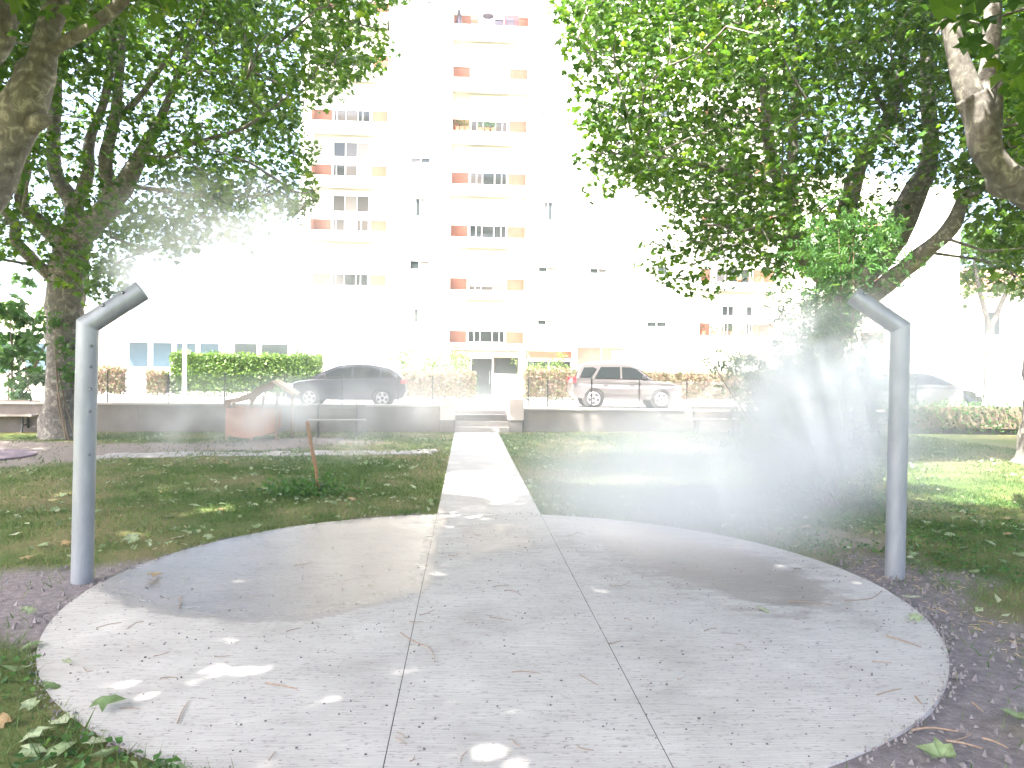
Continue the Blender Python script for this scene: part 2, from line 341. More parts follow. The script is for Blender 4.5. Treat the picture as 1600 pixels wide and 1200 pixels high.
# ------------------------------------------------------------------ concrete path and disc
def concrete():
    m, nt, b, ns, ls = new_mat('broomed_concrete')
    n = tex(ns, ls, 1.6, 8, 0.6); r = ramp(ns, [(0.26, (.33, .315, .30)), (0.42, (.40, .385, .37)), (0.58, (.44, .425, .41)), (0.74, (.50, .485, .465))]); ls.new(n.outputs[0], r.inputs[0])
    br = tex(ns, ls, 9, 5, 0.7, stretch=(.35, 14, 1)); rb = ramp(ns, [(0.32, (.66, .65, .64)), (0.58, (1, 1, 1))]); ls.new(br.outputs[0], rb.inputs[0])
    mu = ns.new('ShaderNodeMixRGB'); mu.blend_type = 'MULTIPLY'; mu.inputs[0].default_value = 0.8; ls.new(r.outputs[0], mu.inputs[1]); ls.new(rb.outputs[0], mu.inputs[2])
    sp = tex(ns, ls, 42, 3, 0.6, stretch=(.6, 1.6, 1)); rs = ramp(ns, [(0.30, (.34, .32, .31)), (0.42, (1, 1, 1))]); ls.new(sp.outputs[0], rs.inputs[0])
    mu2 = ns.new('ShaderNodeMixRGB'); mu2.blend_type = 'MULTIPLY'; mu2.inputs[0].default_value = 0.7; ls.new(mu.outputs[0], mu2.inputs[1]); ls.new(rs.outputs[0], mu2.inputs[2])
    at = ns.new('ShaderNodeAttribute'); at.attribute_name = 'wet'
    wn_ = tex(ns, ls, 3.5, 6, 0.65, stretch=(.7, 2.2, 1)); ad = ns.new('ShaderNodeMath'); ad.operation = 'ADD'
    sb = ns.new('ShaderNodeMath'); sb.operation = 'MULTIPLY_ADD'; sb.inputs[1].default_value = 0.7; sb.inputs[2].default_value = -0.35; ls.new(wn_.outputs[0], sb.inputs[0])
    ls.new(at.outputs['Fac'], ad.inputs[0]); ls.new(sb.outputs[0], ad.inputs[1])
    rw = ramp(ns, [(0.30, (0, 0, 0)), (0.46, (.7, .7, .7)), (0.7, (1, 1, 1))]); ls.new(ad.outputs[0], rw.inputs[0])
    dk = ns.new('ShaderNodeMixRGB'); dk.blend_type = 'MULTIPLY'; dk.inputs[2].default_value = (.40, .375, .36, 1); ls.new(rw.outputs[0], dk.inputs[0]); ls.new(mu2.outputs[0], dk.inputs[1])
    ls.new(dk.outputs[0], b.inputs['Base Color'])
    mr = ns.new('ShaderNodeMapRange'); mr.inputs[3].default_value = 0.85; mr.inputs[4].default_value = 0.27; ls.new(rw.outputs[0], mr.inputs[0]); ls.new(mr.outputs[0], b.inputs['Roughness'])
    b.inputs['Specular IOR Level'].default_value = 0.35
    hb = tex(ns, ls, 30, 4, 0.7, stretch=(.25, 6, 1)); bp = ns.new('ShaderNodeBump'); bp.inputs['Strength'].default_value = 0.35; bp.inputs['Distance'].default_value = 0.006
    ls.new(hb.outputs[0], bp.inputs['Height']); ls.new(bp.outputs[0], b.inputs['Normal'])
    return m
M_CONC = concrete()
WETL = gpoly([(700, 790), (560, 800), (400, 825), (250, 862), (160, 905), (175, 938), (230, 950), (300, 966), (450, 975), (530, 962), (580, 945), (662, 925)])
WETR = gpoly([(850, 815), (1000, 812), (1230, 860), (1400, 930), (1400, 1000), (1250, 990), (1090, 950), (930, 900), (880, 860)])
WETM = gpoly([(690, 815), (842, 812), (880, 865), (760, 880), (665, 905)])
def slab(name, fx, parent, n=60, mrows=90):
    """fx(i/n, t) -> x,y ; grid slab with a skirt"""
    u = np.linspace(0, 1, n+1); t = np.linspace(0, 1, mrows+1); U, T = np.meshgrid(u, t); X, Y = fx(U, T)
    wet = np.maximum(np.maximum(soft(X, Y, WETL, .22), 0.50*soft(X, Y, WETR, .6)), 0.42*soft(X, Y, WETM, .3))
    Z = np.full(X.shape, 0.010)+0.0016*n2a(X, Y, 3, 11)
    V = np.stack([X, Y, Z], -1).reshape(-1, 3); I = np.arange(len(V)).reshape(mrows+1, n+1)
    F = np.stack([I[:-1, :-1], I[:-1, 1:], I[1:, 1:], I[1:, :-1]], -1).reshape(-1, 4)
    ring = np.concatenate([I[0, :], I[1:, -1], I[-1, -2::-1], I[-2:0:-1, 0]]); low = V[ring].copy(); low[:, 2] = -0.08
    k = len(V); nr = len(ring); j = np.arange(nr); j2 = (j+1) % nr
    F2 = np.stack([ring[j], k+j, k+j2, ring[j2]], -1)
    w = np.concatenate([wet.ravel(), wet.ravel()[ring]])
    return link(name, np_mesh(name, np.concatenate([V, low]), np.concatenate([F, F2]), M_CONC, {'wet': w}), parent)
path = empty('path'); tag(path, kind='structure')
GAP = 0.005
for xx in (PX0-GAP, PX1): MB().box((xx-.003, 2.9, -.05), (xx+GAP+.004, 9.5, .0082)).build('joint_filler', pm('bitumen_joint', (.05, .045, .04), None, 20, .95), path)
def left(U, T):
    x = PX0-GAP-U**1.0*(DR-abs(PX0)-GAP-0.002); h = np.sqrt(np.maximum(DR**2-x**2, 1e-4)); return x, DC[1]-h+2*h*T
def right(U, T):
    x = PX1+GAP+U*(DR-PX1-GAP-0.002); h = np.sqrt(np.maximum(DR**2-x**2, 1e-4)); return x, DC[1]-h+2*h*T
slab('concrete_panel', left, path, 70, 110); slab('concrete_panel', right, path, 70, 110)
slab('concrete_panel', lambda U, T: (PX0+U*(PX1-PX0), -5+T*(9.27+5)), path, 16, 160)
slab('concrete_panel', lambda U, T: (PX0+U*(PX1-PX0), 9.28+T*(22.55-9.28)), path, 10, 60)
# paver strip
strip = empty('paver_strip'); tag(strip, kind='structure')
a0, a1 = Vector((-7.6, 15.05, 0)), Vector((-0.66, 16.45, 0)); d = (a1-a0).normalized(); nrm = Vector((-d.y, d.x, 0)); L = (a1-a0).length
pmesh = MB().box((-.215, -.2, -.05), (.215, .2, .022), bev=.012).mesh('paver', M_PAVER)
for row in range(2):
    for k in range(int(L/.45)):
        if random.random() < .06: continue
        p = a0+d*(k*.45+.225+.2*row)+nrm*(row*.42+.2)
        o = link('paver', pmesh, strip, (p.x, p.y, random.uniform(-.012, .008)), (random.uniform(-.02, .02), random.uniform(-.02, .02), math.atan2(d.y, d.x)+random.uniform(-.03, .03)))
mm = MB(); c = G(0, 713); mm.tube([(c.x-.6, c.y, -.02), (c.x-.6, c.y, .025)], 1.15, 28); o = mm.build('rubber_play_mat', M_MAT)
tag(o, 'purple grey round rubber play mat at the left edge of the dirt', 'play mat')

# ------------------------------------------------------------------ low wall, pillars, steps, fence
WA = math.atan(0.15)
def wall(name, x0, x1, label, h=0.72):
    w = empty(name, (x0, wall_y(x0), 0), WA); L = (x1-x0)/math.cos(WA)
    n = max(1, round(L/4.4)); s = L/n
    for k in range(n): MB().box((k*s+.004, 0, -.15), ((k+1)*s-.004, .24, h)).build('wall_panel', M_WALL, w)
    for k in range(n): MB().box((k*s+.003, -.03, h+.003), ((k+1)*s-.003, .27, h+.06), bev=.012).build('coping_stone', M_COPING, w)
    tag(w, label, 'wall'); return w
wall('retaining_wall', -34, -1.02, 'long grey concrete retaining wall left of the steps', .74)
wall('retaining_wall', 1.46, 36, 'long grey concrete retaining wall right of the steps', .66)
for cx, hh, lab in ((-.83, 1.0, 'square stone pillar beside the left end of the steps'), (1.22, 1.0, 'square stone pillar beside the right end of the steps')):
    p = empty('stone_pillar', (cx, 22.62+.15*cx, 0), WA); MB().box((-.19, -.02, -.1), (.19, .42, .36)).build('base_block', M_WALL, p)
    MB().box((-.215, -.05, .362), (.215, .45, hh), bev=.015).build('cap_block', M_PILLAR, p); tag(p, lab, 'pillar')
st = empty('stone_steps', (0, 22.6, 0)); tag(st, 'four wide concrete steps climbing to the street', 'steps')
for k in range(4): MB().box((-.63, k*.30, -.1), (1.0, 1.5, .155*(k+1)), bev=.018).build('step', M_STEP, st)
for sx in (-.63, .98):
    pass
def fence(x0, x1, posts_x, label, top=.86):
    y0 = wall_y(x0); f = empty('chain_link_fence', (x0, y0+.15, .74), WA); L = (x1-x0)/math.cos(WA); w = MB(); sp = .085; hgt = top-.06
    k = 0
    while k*sp < L:
        a = k*sp; w.tube([(a, 0, .06), (min(a+hgt, L), 0, .06+min(hgt, L-a))], .0032, 3, False)
        w.tube([(a, .006, .06), (max(a-hgt, 0), .006, .06+min(hgt, a))], .0032, 3, False) if a > .1 else None
        k += 1
    o = w.build('wire_mesh', M_WIRE, f); tag(o, kind='stuff')
    MB().tube([(0, -.01, .9*top), (L, -.01, .9*top)], .004, 4).build('tension_wire', M_WIRE, f)
    for px_ in posts_x:
        q = (px_-x0)/math.cos(WA); MB().tube([(q, -.02, 0), (q, -.02, top+.06)], .02, 6).build('post', M_DARKMETAL, f)
    tag(f, label, 'fence'); return f
def posts(lst, yy=620): return [P(px_, yy, 22).x*1.0 for px_ in lst]
fence(-16, -1.1, [-14.8, -13.2, -11.6, -10.1, -8.55, -7.1, -5.5, -3.9, -2.3, -1.3], 'wire chain link fence on the wall left of the steps')
fence(1.5, 17, [1.6, 2.2, 3.6, 5.15, 6.75, 8.4, 10, 11.7, 13.4, 15.1], 'wire chain link fence on the wall right of the steps')

# ------------------------------------------------------------------ apartment building
FH = 2.765
def window(parent, x, y, z0, w, h, panes, shut=0.0, curtain=False, glass=None, open_pane=None):
    """window facing -y at y; frame with panes, shutter box and a shutter let down by the share shut"""
    f = MB(); t = .05; f.box((x, y-.03, z0), (x+w, y+.02, z0+t)); f.box((x, y-.03, z0+h-t), (x+w, y+.02, z0+h))
    pw = (w-t)/panes
    for k in range(panes+1): f.box((x+k*pw, y-.034, z0+.002), (x+k*pw+t, y+.02, z0+h-.002))
    fo = f.build('window', M_FRAME, parent)
    for k in range(panes):
        MB().box((x+k*pw+t, y-.012, z0+t), (x+(k+1)*pw, y+.01, z0+h-t)).build('pane', glass or random.choice([M_GLASS, M_GLASS, M_GLASS2, M_GLASS3]), fo)
        if curtain:
            c = MB(); n = 7; xa, xb = x+k*pw+t+.02, x+(k+1)*pw-.02; side = k % 2
            for j in range(n):
                q = xa+(xb-xa)*.6*j/n if side == 0 else xb-(xb-xa)*.6*(j+1)/n
                c.box((q, y-.022-.006*(j % 2), z0+t), (q+(xb-xa)*.6/n*.95, y-.016, z0+h-t))
            c.build('curtain', M_CURTAIN, fo)
    bx = MB().box((x-.06, y-.13, z0+h+.003), (x+w+.06, y, z0+h+.2), bev=.01).build('shutter_box', M_SHUTTER, fo)
    if shut > 0:
        n = max(1, int(h*shut/.09)); s = MB()
        for j in range(n): s.box((x+.01, y-.075, z0+h-(j+1)*.09+.006), (x+w-.01, y-.06, z0+h-j*.09), bev=.004)
        so_ = s.build('roller_shutter', M_SHUTTER, fo)
    MB().box((x-.08, y-.10, z0-.06), (x+w+.08, y+.02, z0-.003)).build('sill', M_WHITE, fo)
    return fo
def balcony(parent, x0, x1, yf, yb, z0, gap=.57, beam=.40, shut=0.0, wx=None, ww=2.0, side=True):
    bal = MB().box((x0, yf, z0-.36), (x1, yb-.004, z0), bev=.0).build('balcony', M_WHITE, parent)
    MB().box((x0, yf+.002, z0+gap), (x1, yf+.12, z0+gap+beam), bev=.01).build('parapet_beam', M_WHITE, bal)
    n = max(2, round((x1-x0)/1.3))
    for k in range(n+1):
        q = x0+.03+(x1-x0-.06)*k/n; MB().box((q-.012, yf+.045, z0+.002), (q+.012, yf+.07, z0+gap-.002)).build('baluster', M_FRAME, bal)
    if side:
        MB().box((x0-.13, yf-.003, z0-.36), (x0-.003, yb-.004, z0+FH-.37)).build('side_wall', M_WHITE, bal)
        MB().box((x1+.003, yf-.003, z0-.36), (x1+.13, yb-.004, z0+FH-.37)).build('side_wall', M_WHITE, bal)
    xc = (x0+x1)/2 if wx is None else wx
    # shade of the parapet beam, painted as a peach band on the lower wall
    MB().box((x0, yb-.02, z0+.003), (xc-ww/2-.09, yb-.004, z0+1.02)).build('shade_band', M_PEACH, bal)
    MB().box((xc+ww/2+.09, yb-.02, z0+.003), (x1, yb-.004, z0+1.02)).build('shade_band', M_PEACH, bal)
    MB().box((x0+.002, yf+.13, z0+.003), (x0+.012, yb-.021, z0+.95)).build('shade_band', M_PEACH, bal); MB().box((x1-.012, yf+.13, z0+.003), (x1-.002, yb-.021, z0+.95)).build('shade_band', M_PEACH, bal)
    return bal
apt = empty('apartment_building', (2, 40, SZ)); 
def rel(o):                                              # building pieces are written in world coordinates
    o.matrix_parent_inverse = Matrix.Translation((-2, -40, -SZ)); return o
BUILD0 = set(bpy.data.objects)
TOP = 3.36+FH*9
wallb = MB()
wallb.box((-4.35, 40.0, SZ), (-1.42, 52, TOP)); wallb.box((2.86, 40.0, SZ), (11.3, 52, TOP)); wallb.box((-9.1, 40.2, SZ), (-4.353, 52, TOP)); wallb.box((-1.417, 41.2, SZ), (2.857, 52, TOP))
wallb.build('wall', M_WHITE, apt)
MB().box((-9.3, 39.9, TOP+.003), (11.4, 52.2, TOP+.4)).build('roof_slab', M_WHITE, apt)
closed = [.7, .9, .55, .35, .6, .9, .8, .5, .7]
for k in range(9):
    z0 = 3.36+FH*k
    bal = balcony(apt, -1.28, 2.72, 39.9, 41.2, z0, gap=.62 if k < 6 else .8, beam=.38)
    MB().box((-1.28, 41.13, z0+1.03), (2.72, 41.195, z0+FH-.37)).build('back_wall', M_CREAM, bal)
    if k == 0: continue
for k in range(9):
    z0 = 3.36+FH*k; window(apt, -.28, 41.12, z0+.06, 2.0, 1.98, 3, closed[k] if k not in (3,) else .42)
for k in range(1, 9):                                       # left wing
    z0 = 3.36+FH*k
    bal = balcony(apt, -8.35, -4.45, 39.0, 40.2, z0, wx=-6.45, ww=1.9)
    MB().box((-8.35, 40.13, z0+1.03), (-4.45, 40.195, z0+FH-.37)).build('back_wall', M_CREAM, bal)
    window(apt, -7.4, 40.12, z0+.06, 1.9, 1.98, 3, .0 if k in (2, 3) else .5)
WIN = [(-3.38, 1.05, {0: .3, 1: .55, 2: 0.0, 3: .8, 4: .92, 5: .95, 6: .95, 7: .9}), (3.36, 1.0, {0: .8, 1: .8, 2: 0.0, 3: 1, 4: .94, 5: .95, 6: 1, 7: .9}), (6.1, .95, {1: .75, 2: .9, 3: .6, 4: .9, 5: .8, 6: .7}), (9.2, 1.1, {0: .8, 1: .6, 2: .9, 3: .7, 4: .5, 5: .9, 6: .9})]
for x, w, d_ in WIN:
    for k, s_ in d_.items(): window(apt, x, 39.99, 3.36+FH*k+.98, w, 1.0, 2, s_, curtain=(s_ < .5))
# right wing
RWY = 38.0
MB().box((11.303, RWY+1.1, SZ), (15.6, 52, 3.85+FH*7)).build('wall', M_WHITE, apt)
MB().box((15.603, RWY+.5, SZ), (21.3, 52, 12.4)).build('wall', M_PALE, apt)
for k in range(7):
    z0 = 3.85+FH*k; bal = balcony(apt, 11.45, 15.4, RWY, RWY+1.1, z0, gap=.66)
    MB().box((11.45, RWY+1.03, z0+1.03), (15.4, RWY+1.095, z0+FH-.37)).build('back_wall', M_CREAM, bal)
    window(apt, 12.6, RWY+1.02, z0+.06, 2.0, 1.98, 3, .25 if k == 0 else .6, curtain=(k == 0))
for k in range(3):
    z0 = 3.6+FH*k; bal = balcony(apt, 17.2, 20.9, RWY-.6, RWY+.5, z0)
    window(apt, 18.2, RWY+.42, z0+.06, 1.8, 1.98, 3, .5)
MB().box((21.303, RWY-.2, SZ), (25.0, 52, 11.8)).build('wall', M_WHITE, apt)
MB().box((11.3, RWY+.0, 3.1), (15.6, RWY+1.09, 3.48)).build('soffit_beam', M_CREAM, apt)
arch = MB(); arch.tube(catmull([(12.9, RWY+1.06, 1.2), (13.0, RWY+1.06, 1.75), (13.4, RWY+1.06, 2.05), (13.9, RWY+1.06, 2.05), (14.3, RWY+1.06, 1.75), (14.4, RWY+1.06, 1.2)], 4), .06, 6); arch.build('arch_frame', M_WHITE, apt)
# ground floor of the middle bay: entrance under the first balcony
MB().box((-1.41, 39.95, 2.62), (2.85, 40.9, 2.99)).build('lintel', M_PEACH, apt)
MB().box((2.45, 39.7, SZ), (2.75, 40.0, 3.0)).build('column', M_WHITE, apt); MB().box((-1.40, 39.7, SZ), (-1.12, 40.0, 3.0)).build('column', M_WHITE, apt)
dr = MB(); 
for q in (-.12, 1.04): dr.box((q, 40.50, SZ+.12), (q+.07, 40.6, 2.6))
dr.box((-.12, 40.497, 2.55), (1.11, 40.6, 2.618)); df = dr.build('entrance_door', M_FRAME, apt)
MB().box((-.05, 40.54, SZ+.14), (1.04, 40.56, 2.55)).build('pane', M_GLASS, df); MB().tube([(.92, 40.48, 1.2), (.92, 40.48, 1.9)], .02, 6).build('door_handle', M_STEEL, df)
MB().box((1.113, 40.5, SZ), (2.45, 40.62, 1.75)).build('mailbox_wall', M_WHITE, apt); MB().box((1.2, 40.5, 1.753), (2.4, 40.52, 2.6)).build('pane', M_GLASS, apt)
MB().box((1.30, 40.47, 1.2), (1.52, 40.497, 1.52)).build('notice', M_SIGNPAPER, apt)
MB().box((-1.41, 40.9, SZ), (2.85, 41.19, 2.61)).build('inner_wall', M_PALE, apt)
lt = MB(); x = -.02
for k, g in enumerate('I.IIIETATE'):                        # worn raised letters over the door
    q = x+k*.115
    if g == '.': continue
    if g in 'IET': lt.box((q+(.03 if g == 'T' else 0), 39.93, 2.72), (q+.02+(.03 if g == 'T' else 0), 39.948, 2.90))
    if g in 'ET': lt.box((q, 39.929, 2.878), (q+.08, 39.947, 2.903))
    if g == 'E': lt.box((q, 39.931, 2.80), (q+.07, 39.946, 2.822)); lt.box((q, 39.931, 2.718), (q+.08, 39.946, 2.74))
    if g == 'A': lt.box((q, 39.93, 2.72), (q+.02, 39.948, 2.9)); lt.box((q+.06, 39.93, 2.72), (q+.08, 39.948, 2.9)); lt.box((q, 39.929, 2.80), (q+.08, 39.947, 2.82)); lt.box((q, 39.928, 2.88), (q+.08, 39.946, 2.902))
lt.build('raised_letter_row', M_LETTER, apt)
# right of the column: glazed hall and garage recess
MB().box((2.853, 39.2, 2.99), (5.25, 39.995, 3.35)).build('canopy_slab', M_WHITE, apt); MB().box((2.86, 39.93, 2.62), (5.2, 39.996, 2.987)).build('lintel', M_PEACH, apt)
hall = MB().box((2.87, 39.95, 2.45), (5.2, 39.99, 2.617)).build('hall_window', M_FRAME, apt)
for q in (2.9, 4.08): MB().box((q, 39.955, 1.0), (q+1.08, 39.98, 2.45)).build('pane', M_GLASS, hall)
for q in (3.985, 5.17): MB().box((q, 39.94, SZ), (q+.09, 39.99, 2.45)).build('mullion', M_FRAME, hall)
MB().box((5.28, 39.4, SZ), (5.45, 39.995, 3.35)).build('column', M_WHITE, apt)
gar = MB().box((5.46, 39.9, SZ), (8.0, 39.994, 3.22)).build('garage_recess', pm('garage_beige', (.30, .26, .21), (.24, .21, .17), 2, .8), apt)
MB().box((6.75, 39.85, SZ), (6.82, 39.898, 3.22)).build('mullion', M_FRAME, gar); MB().box((7.35, 39.86, SZ+.3), (7.95, 39.895, 3.1)).build('pane', M_CURTAIN, gar)
MB().box((5.46, 39.3, 3.225), (8.9, 39.99, 3.4)).build('canopy_slab', M_WHITE, apt)
for o in set(bpy.data.objects)-BUILD0:
    if o.parent == apt: rel(o)
tag(apt, 'tall white apartment block with recessed balconies and orange shade painted low on its balcony walls', 'building')
# annex left: glazed single storey
ann = empty('annex_building', (-14.5, 38.6, SZ)); pre = set(bpy.data.objects)
MB().box((-19, 38.8, SZ), (-9.15, 46, 3.75)).build('wall', M_WHITE, ann)
MB().box((-17.4, 37.9, 3.12), (-12.6, 38.797, 3.36)).build('awning', pm('grey_awning', (.45, .42, .44), None, 3, .8), ann)
for k in range(4):
    w = MB().box((-17.1+k*1.15, 38.74, 1.75), (-16.05+k*1.15, 38.795, 3.1)).build('window', M_FRAME, ann)
    MB().box((-17.02+k*1.15, 38.72, 1.83), (-16.13+k*1.15, 38.738, 3.02)).build('pane', M_BLUEGLASS, w)
for k, (a, b_) in enumerate(((-12.0, -10.75), (-10.65, -9.2))):
    w = MB().box((a, 38.74, 1.9), (b_, 38.795, 3.15)).build('window', M_FRAME, ann); MB().box((a+.08, 38.72, 1.98), (b_-.08, 38.738, 3.07)).build('pane', M_GLASS, w)
for o in set(bpy.data.objects)-pre:
    if o.parent == ann: o.matrix_parent_inverse = Matrix.Translation((14.5, -38.6, -SZ))
tag(ann, 'low white annex with blue tinted windows and a grey awning', 'building')
# pale house at far left
hs = empty('pale_house', (-24, 36, SZ)); pre = set(bpy.data.objects)
MB().box((-30, 36.4, SZ), (-18.6, 44, 4.7)).build('wall', M_PALE, hs); MB().box((-30.3, 35.9, 4.703), (-18.4, 44.3, 4.85)).build('roof_edge', M_WHITE, hs)
MB().box((-30, 35.7, 3.2), (-18.5, 36.397, 3.38)).build('canopy', M_PALE, hs)
for q in (-22.4, -20.7):
    w = MB().box((q, 36.33, 1.4), (q+1.1, 36.395, 2.9)).build('window', M_FRAME, hs); MB().box((q+.08, 36.31, 1.48), (q+1.02, 36.328, 2.82)).build('pane', M_BLUEGLASS, w)
w = MB().box((-19.55, 36.33, 3.7), (-19.1, 36.395, 4.35)).build('window', M_FRAME, hs); MB().box((-19.5, 36.31, 3.75), (-19.15, 36.328, 4.3)).build('pane', M_GLASS, w)
for o in set(bpy.data.objects)-pre:
    if o.parent == hs: o.matrix_parent_inverse = Matrix.Translation((24, -36, -SZ))
tag(hs, 'low pale house with a flat canopy behind the left tree', 'house')
# tiled house at far right
hr = empty('tiled_house', (33, 44, SZ)); pre = set(bpy.data.objects)
q0 = P(1492, 432, 46)
MB().box((29.5, 46, SZ), (44, 54, 7.6)).build('wall', M_CREAM, hr)
rf = MB()
for k in range(26):
    yy0 = 45.3
    rf.prism([(29.0+k*.58, yy0, 7.55), (29.0+k*.58+.28, yy0, 7.63), (29.0+k*.58+.56, yy0, 7.55), (29.0+k*.58+.56, yy0, 7.48), (29.0+k*.58, yy0, 7.48)], (0, 4.7, 1.9))
rf.build('roof', M_TILE, hr)
w = MB().box((32, 45.9, 4.6), (33.2, 45.99, 6.2)).build('window', M_FRAME, hr); MB().box((32.1, 45.88, 4.7), (33.1, 45.898, 6.1)).build('pane', M_GLASS, w)
for o in set(bpy.data.objects)-pre:
    if o.parent == hr: o.matrix_parent_inverse = Matrix.Translation((-33, -44, -SZ))
tag(hr, 'small cream house with a red tiled roof at far right', 'house')

# things on the balconies
def z_of(k): return 3.36+FH*k
t = empty('round_table', (.55, 40.35, z_of(6))); MB().tube([(0, 0, .66), (0, 0, .69)], .3, 20).build('table_top', M_DKFURN, t)
for s_ in (-1, 1): MB().tube([(-.22*s_, -.05*s_, 0), (.2*s_, -.05*s_, .66)], .014, 5).build('leg', M_DKFURN, t)
tag(t, 'small round folding table on the topmost visible middle balcony', 'table')
c = empty('cabinet', (1.75, 40.5, z_of(6))); MB().box((-.42, -.2, 0), (.42, .2, .74)).build('body', M_REDCAB, c); MB().box((-.25, -.212, .1), (.2, -.203, .62)).build('door', M_DKFURN, c); tag(c, 'red cabinet on the topmost visible middle balcony', 'cabinet')
c = empty('storage_box', (1.12, 40.4, z_of(6))); MB().box((-.2, -.18, 0), (.2, .18, .42), bev=.02).build('body', M_DKFURN, c); MB().box((-.21, -.19, .423), (.21, .19, .47), bev=.015).build('lid', M_DKFURN, c); tag(c, 'dark storage box beside the red cabinet on the balcony', 'box')
c = empty('garden_chair', (-.15, 40.4, z_of(6))); MB().box((-.22, -.2, .38), (.22, .2, .42)).build('seat', M_DRYTWIG, c); MB().box((-.22, .17, .43), (.22, .2, .78)).build('backrest', M_DRYTWIG, c)
for a_ in (-.2, .2):
    for b_ in (-.18, .16): MB().box((a_-.015, b_, 0), (a_+.015, b_+.03, .378)).build('leg', M_DKFURN, c)
tag(c, 'wooden chair left of the round table on the balcony', 'chair')
c = empty('folded_parasol', (-.98, 40.3, z_of(6))); MB().tube([(0, 0, .02), (0, 0, .5), (0, 0, 1.0)], [.16, .13, .02], 9).build('canopy', M_DKFURN, c); MB().tube([(0, 0, 0), (0, 0, 1.05)], .016, 6).build('pole', M_STEEL, c); tag(c, 'folded dark parasol at the left end of the balcony', 'parasol')
def pot(x, y, z0, lab, h=.28, lh=.3, seed=1, grp=None, red=False):
    p = empty('potted_plant', (x, y, z0)); MB().tube([(0, 0, 0), (0, 0, h*.85), (0, 0, h*.86), (0, 0, h)], [.09, .13, .15, .15], 12).build('pot', M_TERRACOTTA, p)
    r = np.random.default_rng(seed); n = 70; q = r.normal(0, 1, (n, 3))*np.array([.13, .1, lh*.4])+np.array([0, 0, h+lh*.5]); q[:, 2] = np.maximum(q[:, 2], h)
    link('foliage', leaves('foliage', q, .10, M_REDHEDGE if red else M_SHRUB, OVAL, OVAL_T, 1.0, .2, seed), p); tag(p, lab, 'plant', grp); return p
for k in range(7): pot(11.75+k*.52+random.uniform(-.05, .05), RWY+.3, 3.85, 'terracotta pot of flowers in the row on the lowest right wing balcony', .27, .28, 30+k, 'flower pots on the right wing balcony', k % 2 == 0)
for k in range(3): pot(13.6+k*.6, RWY+.3, 3.85+FH, 'leafy pot in the row on the second right wing balcony', .27, .3, 50+k, 'pots on the second right wing balcony')
for k in range(3): pot(-1.0+k*.28, 40.25, z_of(4), 'leafy pot crowded at the left end of a middle balcony', .3, .35, 60+k, 'pots crowded on the middle balcony')
for k in range(3): pot(.25+k*.33, 40.3, z_of(4), 'spiky potted plant in the middle of a balcony', .3, .4, 70+k, 'spiky pots on the middle balcony')
pot(4.8, 39.5, 3.35, 'small pot standing on the entrance canopy', .16, .14, 81)
